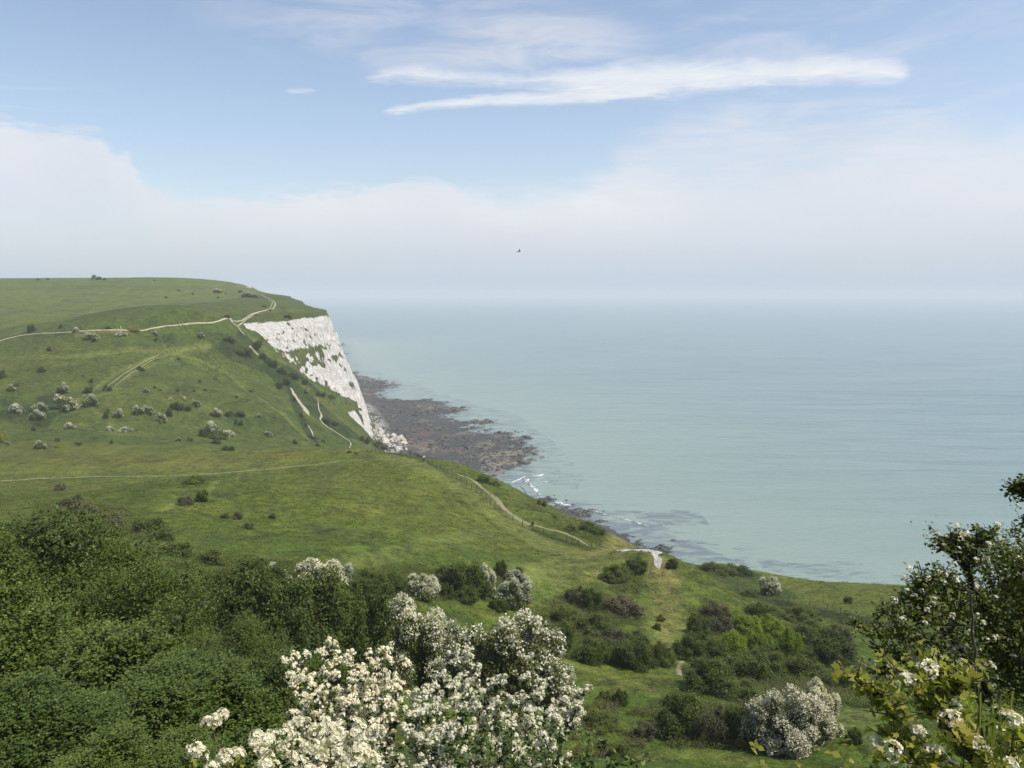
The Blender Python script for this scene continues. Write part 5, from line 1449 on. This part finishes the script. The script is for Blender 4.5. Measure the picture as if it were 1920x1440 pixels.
def grass_clump():
    rg = np.random.default_rng(431); V = []; F = []; t = []
    b0 = np.array(P(1870, 1480, 2.3)); root_z = zat(b0[0], b0[1]); b0[2] = root_z
    for k in range(26):
        top = np.array(P(rg.uniform(1800, 1925), rg.uniform(1295, 1350), 2.3 + rg.normal() * .12)); f = b0 + np.array([rg.normal() * .08, rg.normal() * .08, 0]); dr = np.array([rg.normal() * .10, rg.normal() * .05, -.06 - .08 * rg.random()])
        pts = np.array([f, f * .4 + top * .6, top, top + dr * .6, top + dr * 1.3 - [0, 0, .04]]); wd = np.array([.004, .0045, .004, .003, .0008])
        s = unit(rg, 1)[0]; s[2] = 0; s /= np.linalg.norm(s) + 1e-9
        o = len(V)
        for p, w in zip(pts, wd): V.append(p - s * w - b0); V.append(p + s * w + np.array([0, 0, .0015]) - b0)
        for i in range(4): F.append((o + 2 * i, o + 2 * i + 1, o + 2 * i + 3, o + 2 * i + 2))
        t += [rg.random()] * 10
    o = mesh_np('grass_clump', np.array(V), np.array(F), M['grass_blade'], loc=tuple(b0), cols={'tint': np.array(t)})
    tag(o, 'arching long grass blades in front of the dark right hand hawthorn', 'grass')
grass_clump()
T7 = [(1415,1398,2.2,0),(1500,1425,2.1,0),(1560,1412,2.0,0),(1590,1400,2.0,0),(1600,1432,2.0,0),(1500,1440,2.0,0)]
o = spray('bramble', 406, (1560, 1800, 2.1), T7, .024, 'leaf_near', twigs=4, twl=.05, heads=1, leafn=3, r0=.003, t0=.78, flower_p=0, bark='twig_green', amp=.03)
tag(o, 'thin arching bramble stems with few leaves at the lower edge', 'bush')

# ------------------------------------------------------------------ fences, walkers, fallen chalk, birds, surf
T_, b_, o_ = newmat('post_wood'); b_.inputs['Base Color'].default_value = (.085, .070, .052, 1); b_.inputs['Roughness'].default_value = .9
T_, b_, o_ = newmat('wire'); b_.inputs['Base Color'].default_value = (.20, .20, .19, 1); b_.inputs['Roughness'].default_value = .5; b_.inputs['Metallic'].default_value = .7
def post_mesh(h=1.25, r=.075):
    V = []; F = []
    for k, (z, s) in enumerate([(-.35, 1), (h - .05, .96), (h, .55)]):
        for a in range(7): V.append((math.cos(a / 7 * 6.283) * r * s, math.sin(a / 7 * 6.283) * r * s, z))
    for k in range(2):
        for a in range(7): F.append((k * 7 + a, k * 7 + (a + 1) % 7, k * 7 + 7 + (a + 1) % 7, k * 7 + 7 + a))
    o = mesh_np('post', np.array(V), np.array(F), M['post_wood'], link=False)
    bm = o.data; return bm
def build_fence(px, spacing, label, y0, seed, hgt=1.25):
    rg = np.random.default_rng(seed)
    line = np.array(smoothline(drape_px(px, y0), 6)); seg = np.r_[0, np.cumsum(np.hypot(*np.diff(line, axis=0).T))]
    n = int(seg[-1] / spacing) + 1; t = np.linspace(0, seg[-1], n)
    X = np.interp(t, seg, line[:, 0]); Y = np.interp(t, seg, line[:, 1]); Z = height(X, Y)[0]
    root = empty('fence', (X[0], Y[0], Z[0])); o0 = np.array([X[0], Y[0], Z[0]])
    pm = post_mesh(hgt)
    tops = []
    for i in range(n):
        o = bpy.data.objects.new('post', pm); C.objects.link(o); o.parent = root
        big = 1.25 if i % 9 == 0 else 1.0
        o.location = (X[i] - o0[0], Y[i] - o0[1], Z[i] - o0[2]); o.rotation_euler = (rg.normal() * .035, rg.normal() * .035, rg.uniform(0, 3)); o.scale = (big, big, rg.uniform(.92, 1.06) * (1.08 if big > 1 else 1))
    for hh in (.25, .55, .85, 1.12):
        pts = []
        for i in range(n):
            pts.append((X[i] - o0[0], Y[i] - o0[1], Z[i] - o0[2] + hh))
            if i < n - 1: pts.append(((X[i] + X[i + 1]) / 2 - o0[0], (Y[i] + Y[i + 1]) / 2 - o0[1], (Z[i] + Z[i + 1]) / 2 - o0[2] + hh - .02))
        v, f = tubes([(np.array(pts), .009)], 4)
        mesh_np('wire', v, f, M['wire'], root)
    tag(root, label, 'fence')
build_fence([(690,848),(720,851),(745,854),(770,859),(787,865),(820,878),(850,896),(880,913),(905,931),(923,947),(940,961),(957,973),(973,981),(1000,992),(1027,1003),(1060,1015),(1087,1025),(1110,1031)], 2.6, 'post and wire fence along the coast path above the reef', 120, 1)
build_fence([(1384,1108),(1410,1119),(1460,1128),(1520,1137),(1580,1153),(1640,1170),(1720,1192)], 4.6, 'post and wire fence crossing the seaward terrace on a dark bank', 90, 2, 1.3)

# people
def person_parts(pose):
    """skinned figure: joints in metres, z up, facing -y"""
    st = pose.get('stride', .12); hp = .93
    J = {'pelvis': (0, 0, hp), 'waist': (0, 0, 1.10), 'chest': (0, .01, 1.32), 'neckb': (0, .01, 1.47), 'neck': (0, 0, 1.53), 'head': (0, -.01, 1.62), 'crown': (0, 0, 1.72),
         'shl': (-.18, .01, 1.43), 'ell': (-.23, .04 + pose.get('al', 0) * .3, 1.16), 'wrl': (-.22, -.06 + pose.get('al', 0), .92), 'hal': (-.22, -.09 + pose.get('al', 0), .83),
         'shr': (.18, .01, 1.43), 'elr': (.23, .04 + pose.get('ar', 0) * .3, 1.16), 'wrr': (.22, -.06 + pose.get('ar', 0), .92), 'har': (.22, -.09 + pose.get('ar', 0), .83),
         'hil': (-.09, 0, .88), 'knl': (-.10, -.03 - st * .7, .49), 'anl': (-.10, .02 - st, .08), 'tol': (-.10, -.14 - st, .03), 'hir': (.09, 0, .88), 'knr': (.10, -.03 + st * .3, .49), 'anr': (.10, .02 + st, .08), 'tor': (.10, -.14 + st, .03)}
    Rr = {'pelvis': .125, 'waist': .115, 'chest': .135, 'neckb': .07, 'neck': .055, 'head': .095, 'crown': .075, 'shl': .065, 'ell': .044, 'wrl': .030, 'hal': .036, 'shr': .065, 'elr': .044, 'wrr': .030, 'har': .036,
          'hil': .095, 'knl': .062, 'anl': .045, 'tol': .035, 'hir': .095, 'knr': .062, 'anr': .045, 'tor': .035}
    E = [('pelvis','waist'),('waist','chest'),('chest','neckb'),('neckb','neck'),('neck','head'),('head','crown'),('chest','shl'),('shl','ell'),('ell','wrl'),('wrl','hal'),('chest','shr'),('shr','elr'),('elr','wrr'),('wrr','har'),
         ('pelvis','hil'),('hil','knl'),('knl','anl'),('anl','tol'),('pelvis','hir'),('hir','knr'),('knr','anr'),('anr','tor')]
    return J, Rr, E
def skin(name, J, Rr, E, keys, grow, mat, parent):
    ks = [k for k in J if k in keys]
    me = bpy.data.meshes.new(name); me.from_pydata([J[k] for k in ks], [(ks.index(a), ks.index(b)) for a, b in E if a in keys and b in keys], [])
    o = bpy.data.objects.new(name, me); C.objects.link(o); o.parent = parent
    o.modifiers.new('skin', 'SKIN')
    for i, k in enumerate(ks):
        s = me.skin_vertices[0].data[i]; s.radius = (Rr[k] + grow, (Rr[k] + grow) * (.8 if k in ('chest', 'waist', 'pelvis') else 1)); s.use_root = (i == 0)
    sb = o.modifiers.new('sub', 'SUBSURF'); sb.levels = 1; sb.render_levels = 2
    o.modifiers['skin'].use_smooth_shade = True
    me.materials.append(mat)
    return o
def solid(name, col, rough=.85):
    if name not in M:
        T, b, o = newmat(name); b.inputs['Base Color'].default_value = (*col, 1); b.inputs['Roughness'].default_value = rough
    return M[name]
SKIN = solid('skin_tone', (.45, .28, .20), .6)
def person(px, py, rz, top, legs, hair, label, y0, pose, scale=1.0, bag=None):
    g = ground_hit(px, py, y0)
    z = zat(g[0], g[1])
    root = empty('person', (g[0], g[1], z + .02), rz); root.scale = (scale,) * 3
    J, Rr, E = person_parts(pose)
    skin('body', J, Rr, E, set(J), 0, SKIN, root)
    skin('jacket', J, Rr, E, {'pelvis','waist','chest','neckb','shl','ell','wrl','shr','elr','wrr'}, .018, top, root)
    skin('trousers', J, Rr, E, {'pelvis','hil','knl','anl','hir','knr','anr'}, .016, legs, root)
    # hair cap
    n1, n2 = 8, 12; V = [(0, .01, 1.765)]; F = []
    for i in range(1, n1):
        for j in range(n2):
            th = i / (n1 - 1) * 1.75; ph = j / n2 * 6.283; back = .5 + .5 * math.sin(ph)
            t2 = th * (.62 + .38 * back); V.append((math.sin(t2) * math.cos(ph) * .108, .012 + math.sin(t2) * math.sin(ph) * .112, 1.65 + math.cos(t2) * .115))
    F3 = [(0, 1 + j, 1 + (j + 1) % n2) for j in range(n2)]; F4 = [(1 + (i - 1) * n2 + j, 1 + i * n2 + j, 1 + i * n2 + (j + 1) % n2, 1 + (i - 1) * n2 + (j + 1) % n2) for i in range(1, n1 - 1) for j in range(n2)]
    mesh_np('hair', np.array(V), [np.array(F3), np.array(F4)], hair, root, smooth=True)
    if bag:
        Vb = []; 
        for zz, s in ((1.02, .8), (1.08, 1), (1.36, 1), (1.44, .7)):
            for xx, yy in ((-.14, .12), (.14, .12), (.12, .26), (-.12, .26)): Vb.append((xx * s, .12 + (yy - .12) * s, zz))
        Fb = [(k * 4 + j, k * 4 + (j + 1) % 4, k * 4 + 4 + (j + 1) % 4, k * 4 + 4 + j) for k in range(3) for j in range(4)] + [(3, 2, 1, 0), (12, 13, 14, 15)]
        mesh_np('backpack', np.array(Vb), np.array(Fb), bag, root)
    tag(root, label, 'person', None)
BLK = solid('cloth_black', (.02, .02, .022)); NAV = solid('cloth_navy', (.03, .035, .06)); TAN = solid('cloth_tan', (.30, .25, .18)); WHT = solid('cloth_white', (.7, .7, .68)); RED = solid('cloth_brown', (.16, .08, .06)); GRY = solid('cloth_grey', (.2, .2, .2)); HAIR = solid('hair_dark', (.03, .02, .015)); BLD = solid('hair_fair', (.30, .2, .1))
person(784, 866, R(150), BLK, TAN, HAIR, 'walker in a black top and tan trousers, first of three by the coast fence', 150, {'stride': .12, 'al': -.1, 'ar': .12})
person(789.5, 867, R(165), RED, GRY, BLD, 'walker in a dark red-brown top, middle of three by the coast fence', 150, {'stride': -.1, 'al': .1, 'ar': -.1})
person(795, 868, R(190), WHT, BLK, HAIR, 'walker in a white top and black trousers beside two others at the coast fence', 150, {'stride': .14, 'al': -.12, 'ar': .1})
person(152.5, 619.5, R(95), BLK, NAV, HAIR, 'dark dressed walker just right of the cream bush on the chalk path', 380, {'stride': .16, 'al': -.15, 'ar': .15}, 1.05, NAV)
person(149.5, 619.8, R(80), NAV, BLK, HAIR, 'walker half hidden behind the cream bush on the chalk path', 380, {'stride': .1})
person(178.5, 619.6, R(-90), BLK, BLK, HAIR, 'lone black dressed walker above the white-flecked bush on the chalk path', 380, {'stride': .18, 'al': -.2, 'ar': .2}, 1.08)
person(219, 618.6, R(90), GRY, BLK, HAIR, 'thin dark walker left of a white dressed one on the chalk path', 380, {'stride': .1})
person(226.5, 618, R(-80), WHT, WHT, BLD, 'walker all in white on the chalk path', 380, {'stride': .1, 'ar': -.2})
person(336, 610.8, R(100), TAN, BLK, HAIR, 'left walker of the pair on the chalk path towards the cliff', 380, {'stride': .15})
person(343, 610.2, R(100), WHT, NAV, BLD, 'right walker of the pair in a light top on the chalk path', 380, {'stride': -.15})

# fallen chalk at the foot of the cliff
T_, b_, o_ = newmat('chalk_rock')
pos_ = T_.n.new('ShaderNodeTexCoord').outputs['Object']; n_ = T_.noise(pos_, 1.6, 5, .7)
T_.l.new(T_.mix(T_.step(n_, .3, .65), (.28, .25, .20), (.58, .54, .46)), b_.inputs['Base Color']); b_.inputs['Roughness'].default_value = .9; bump(T_, b_, n_, .6, .3)
T_, b_, o_ = newmat('dark_rock')
pos_ = T_.n.new('ShaderNodeNewGeometry').outputs['Position']; n_ = T_.noise(pos_, .9, 5, .7)
T_.l.new(T_.mix(T_.step(n_, .3, .7), (.024, .024, .026), (.11, .10, .085)), b_.inputs['Base Color']); b_.inputs['Roughness'].default_value = .75; bump(T_, b_, n_, .6, .3)
def rock_np(rg, sub=2, sharp=.30):
    import bmesh
    bm = bmesh.new(); bmesh.ops.create_icosphere(bm, subdivisions=sub, radius=1.0)
    V = np.array([v.co[:] for v in bm.verts]); F = np.array([[v.index for v in f.verts] for f in bm.faces]); bm.free()
    for k in range(9):
        n = unit(rg, 1)[0]; d = rg.uniform(.45, .85); s = V @ n; V = V - n * np.clip(s - d, 0, None)[:, None] * .9
    V *= 1 + sharp * .4 * fbm(V[:, 0] * 2 + 9, V[:, 1] * 2 + V[:, 2] * 1.7, int(rg.integers(999)), 3)[:, None]
    return V, F
rgk = np.random.default_rng(51)
protos = [mesh_np('boulder', *rock_np(rgk), M['chalk_rock'], link=False) for _ in range(6)]
def boulder(px, py, size, label, k, Y=None):
    h = ground_hit(px, py, 420)
    if h is None: return
    o = protos[k % 6].copy(); C.objects.link(o); z = zat(h[0], h[1])
    o.location = (h[0], h[1], z + size * .18); o.scale = (size * rgk.uniform(.8, 1.3), size * rgk.uniform(.8, 1.2), size * rgk.uniform(.6, .95)); o.rotation_euler = (rgk.normal() * .3, rgk.normal() * .3, rgk.uniform(0, 6.28))
    o.name = 'boulder'; tag(o, label, 'boulder', 'fallen chalk boulders at the cliff foot')
boulder(737, 822, 3.4, 'large white chalk boulder in the middle of the rockfall', 0)
boulder(750, 826, 3.6, 'biggest cream chalk boulder at the seaward end of the rockfall', 1)
boulder(757, 828, 2.6, 'pale chalk boulder at the outer tip of the rockfall', 2)
boulder(726, 820, 2.4, 'bright chalk boulder left of the large white one', 3)
zoneF = [(697,802),(712,806),(727,816),(745,818),(762,826),(763,846),(735,848),(722,840),(708,826)]
cnt = 0
for k in range(400):
    px, py = rgk.uniform(694, 765), rgk.uniform(800, 848)
    if not bool(inpoly(np.array([px]), np.array([py]), zoneF)[0]): continue
    boulder(px, py, float(np.exp(rgk.normal(-.1, .55))) * .72, 'rough white chalk block among many in the rockfall', k); cnt += 1
    if cnt > 170: break
# weed covered rocks of the foreshore: too many to count
def shore_rocks():
    rg = np.random.default_rng(53); base = [rock_np(rg, 1) for _ in range(4)]
    n = 26000; x = rg.uniform(-190, 60, n); y = rg.uniform(270, 960, n)
    z, d, cl, dw = height(x, y)
    k = (d < -1) & (z > -.35) & (dw > -26) & (fbm(x / 18, y / 18, 301, 4) > -.08); x, y, z = x[k], y[k], z[k]
    Vs = []; Fs = []; off = 0
    for i in range(len(x)):
        V, F = base[i % 4]; s = math.exp(rg.normal(-.35, .5)); a = rg.uniform(0, 6.28); c_, s_ = math.cos(a), math.sin(a)
        W = V * np.array([s * 1.5, s, s * .55]); Vs.append(np.c_[W[:, 0] * c_ - W[:, 1] * s_ + x[i], W[:, 0] * s_ + W[:, 1] * c_ + y[i], W[:, 2] + z[i] + .05]); Fs.append(F + off); off += len(V)
    tag(mesh_np('shore_rocks', np.concatenate(Vs), np.concatenate(Fs), M['dark_rock']), 'dark weed covered rocks scattered over the foreshore', 'rocks', kind='stuff')
shore_rocks()
# surf breaking along the near shore
def surf():
    rg = np.random.default_rng(54); Vs = []; Fs = []; off = 0
    for pts, w in [([(986,898),(994,908),(1003,918),(1012,928)], 2.0), ([(998,893),(1010,892),(1021,889)], 1.6), ([(1018,903),(1026,904)], 1.6), ([(1043,942),(1058,946),(1076,949)], 2.2), ([(1085,952),(1110,958),(1140,966)], .7), ([(1026,936),(1040,940),(1052,942)], 1.0), ([(1150,968),(1185,978),(1215,988)], .7), ([(960,905),(972,900),(985,893)], .7), ([(975,912),(985,920),(990,932)], .9)]:
        L = np.array(smoothline([sea_pt(*p) for p in pts], 14)); m = len(L); tg = np.gradient(L, axis=0); tg /= np.linalg.norm(tg, axis=1)[:, None]; nn = np.c_[-tg[:, 1], tg[:, 0]]
        t = np.arange(m); env = np.sin(np.linspace(.05, 1, m) * math.pi) ** .5
        for s in range(3):
            wl = w * .55 * env * np.clip(.1 + 4.2 * fbm(t / 2.2, t * 0 + s * 9 + off, 7, 3), 0, 1.6); ofs = fbm(t / 4.0, t * 0 + s * 5 + off, 8, 3) * w * 2.2
            a = L + nn * (ofs - wl * .3)[:, None]; b = L + nn * (ofs + wl * .3)[:, None]; c = (a + b) / 2
            Z = lambda k: np.full(m, k)
            V = np.stack([np.c_[a, Z(.03)], np.c_[c, .10 + .25 * env], np.c_[b, Z(.03)]], 1).reshape(-1, 3); idx = off + np.arange(m * 3).reshape(m, 3)
            Vs.append(V); Fs.append(np.stack([idx[:-1, :-1], idx[:-1, 1:], idx[1:, 1:], idx[1:, :-1]], -1).reshape(-1, 4)); off += m * 3
    tag(mesh_np('surf', np.concatenate(Vs), np.concatenate(Fs), M['foam'], smooth=True), 'white surf breaking over the near reef', 'surf', kind='stuff')
surf()
# birds
def bird():
    p = np.array(P(973, 471.5, 60)); bodyl = .46
    prof = [(-.25, .004), (-.20, .035), (-.10, .060), (.02, .066), (.12, .050), (.18, .036), (.22, .034), (.26, .016), (.30, .003)]
    V, F = tubes([(np.array([(a, 0, .012 * math.sin(a * 8)) for a, r in prof]), np.array([r for a, r in prof]))], 8); V = list(map(tuple, V)); F4 = [tuple(f) for f in F]
    for sgn in (-1, 1):
        pts = [(.10, .03, .02, .16), (.13, .20, .10, .16), (.08, .36, .13, .12), (-.02, .56, .09, .03)]
        o = len(V)
        for xx, yy, zz, ch in pts:
            V += [(xx + .02, sgn * yy, zz), (xx - ch * .5, sgn * yy, zz + .014), (xx - ch, sgn * yy, zz - .004), (xx - ch * .5, sgn * yy, zz - .008)]
        for k in range(3):
            for j in range(4): F4.append((o + k * 4 + j, o + k * 4 + (j + 1) % 4, o + k * 4 + 4 + (j + 1) % 4, o + k * 4 + 4 + j))
    o = len(V); V += [(-.20, -.03, .0), (-.20, .03, .0), (-.36, .07, .0), (-.36, -.07, .0), (-.20, 0, .012)]; F4 += [(o, o + 1, o + 2, o + 3), (o + 4, o + 1, o + 2, o + 3)]
    b = mesh_np('bird', np.array(V), np.array(F4), solid('feather_black', (.015, .015, .017), .6), smooth=True, loc=tuple(p)); b.rotation_euler = (R(-24), R(-10), R(20)); b.scale = (.5,) * 3
    tag(b, 'small black bird flying against the pale sky', 'bird')
bird()
def float_(px, py, s, label):
    x, y = sea_pt(px, py); V, F = tubes([(np.array([(0, 0, -.5), (0, 0, -.3), (0, 0, .25), (0, 0, .42), (0, 0, .46), (0, 0, .9), (0, 0, .92)]), np.array([.05, .38, .42, .20, .05, .045, .005]))], 10)
    o = mesh_np('buoy', V * s, F, solid('buoy_dark', (.03, .03, .035), .5), smooth=True, loc=(x, y, 0)); o.rotation_euler = (.15, .1, 0); tag(o, label, 'buoy', 'floats on the sea')
float_(1708, 979, .9, 'larger dark float on the water off the terrace')
float_(1755, 966, .5, 'smaller dark float farther out right of the larger one')
# ------------------------------------------------------------------ the air over the sea
def build_haze():
    x0, x1, y0, y1, z0, z1 = -16500, 16500, -2600, 16500, -9.0, 128.0
    V = [(x, y, z) for z in (z0, z1) for y in (y0, y1) for x in (x0, x1)]
    F = [(0, 2, 3, 1), (4, 5, 7, 6), (0, 1, 5, 4), (2, 6, 7, 3), (0, 4, 6, 2), (1, 3, 7, 5)]
    m = bpy.data.materials.new('haze'); m.use_nodes = True
    T = NT(m.node_tree); T.n.clear()
    out = T.n.new('ShaderNodeOutputMaterial'); v = T.n.new('ShaderNodeVolumePrincipled')
    v.inputs['Color'].default_value = (.80, .845, .875, 1); v.inputs['Density'].default_value = 0.0002; v.inputs['Anisotropy'].default_value = 0.0
    T.l.new(v.outputs[0], out.inputs['Volume'])
    try: m.cycles.homogeneous_volume = True
    except Exception: pass
    tag(mesh_np('haze', np.array(V), np.array(F), m), kind='stuff')
build_haze()
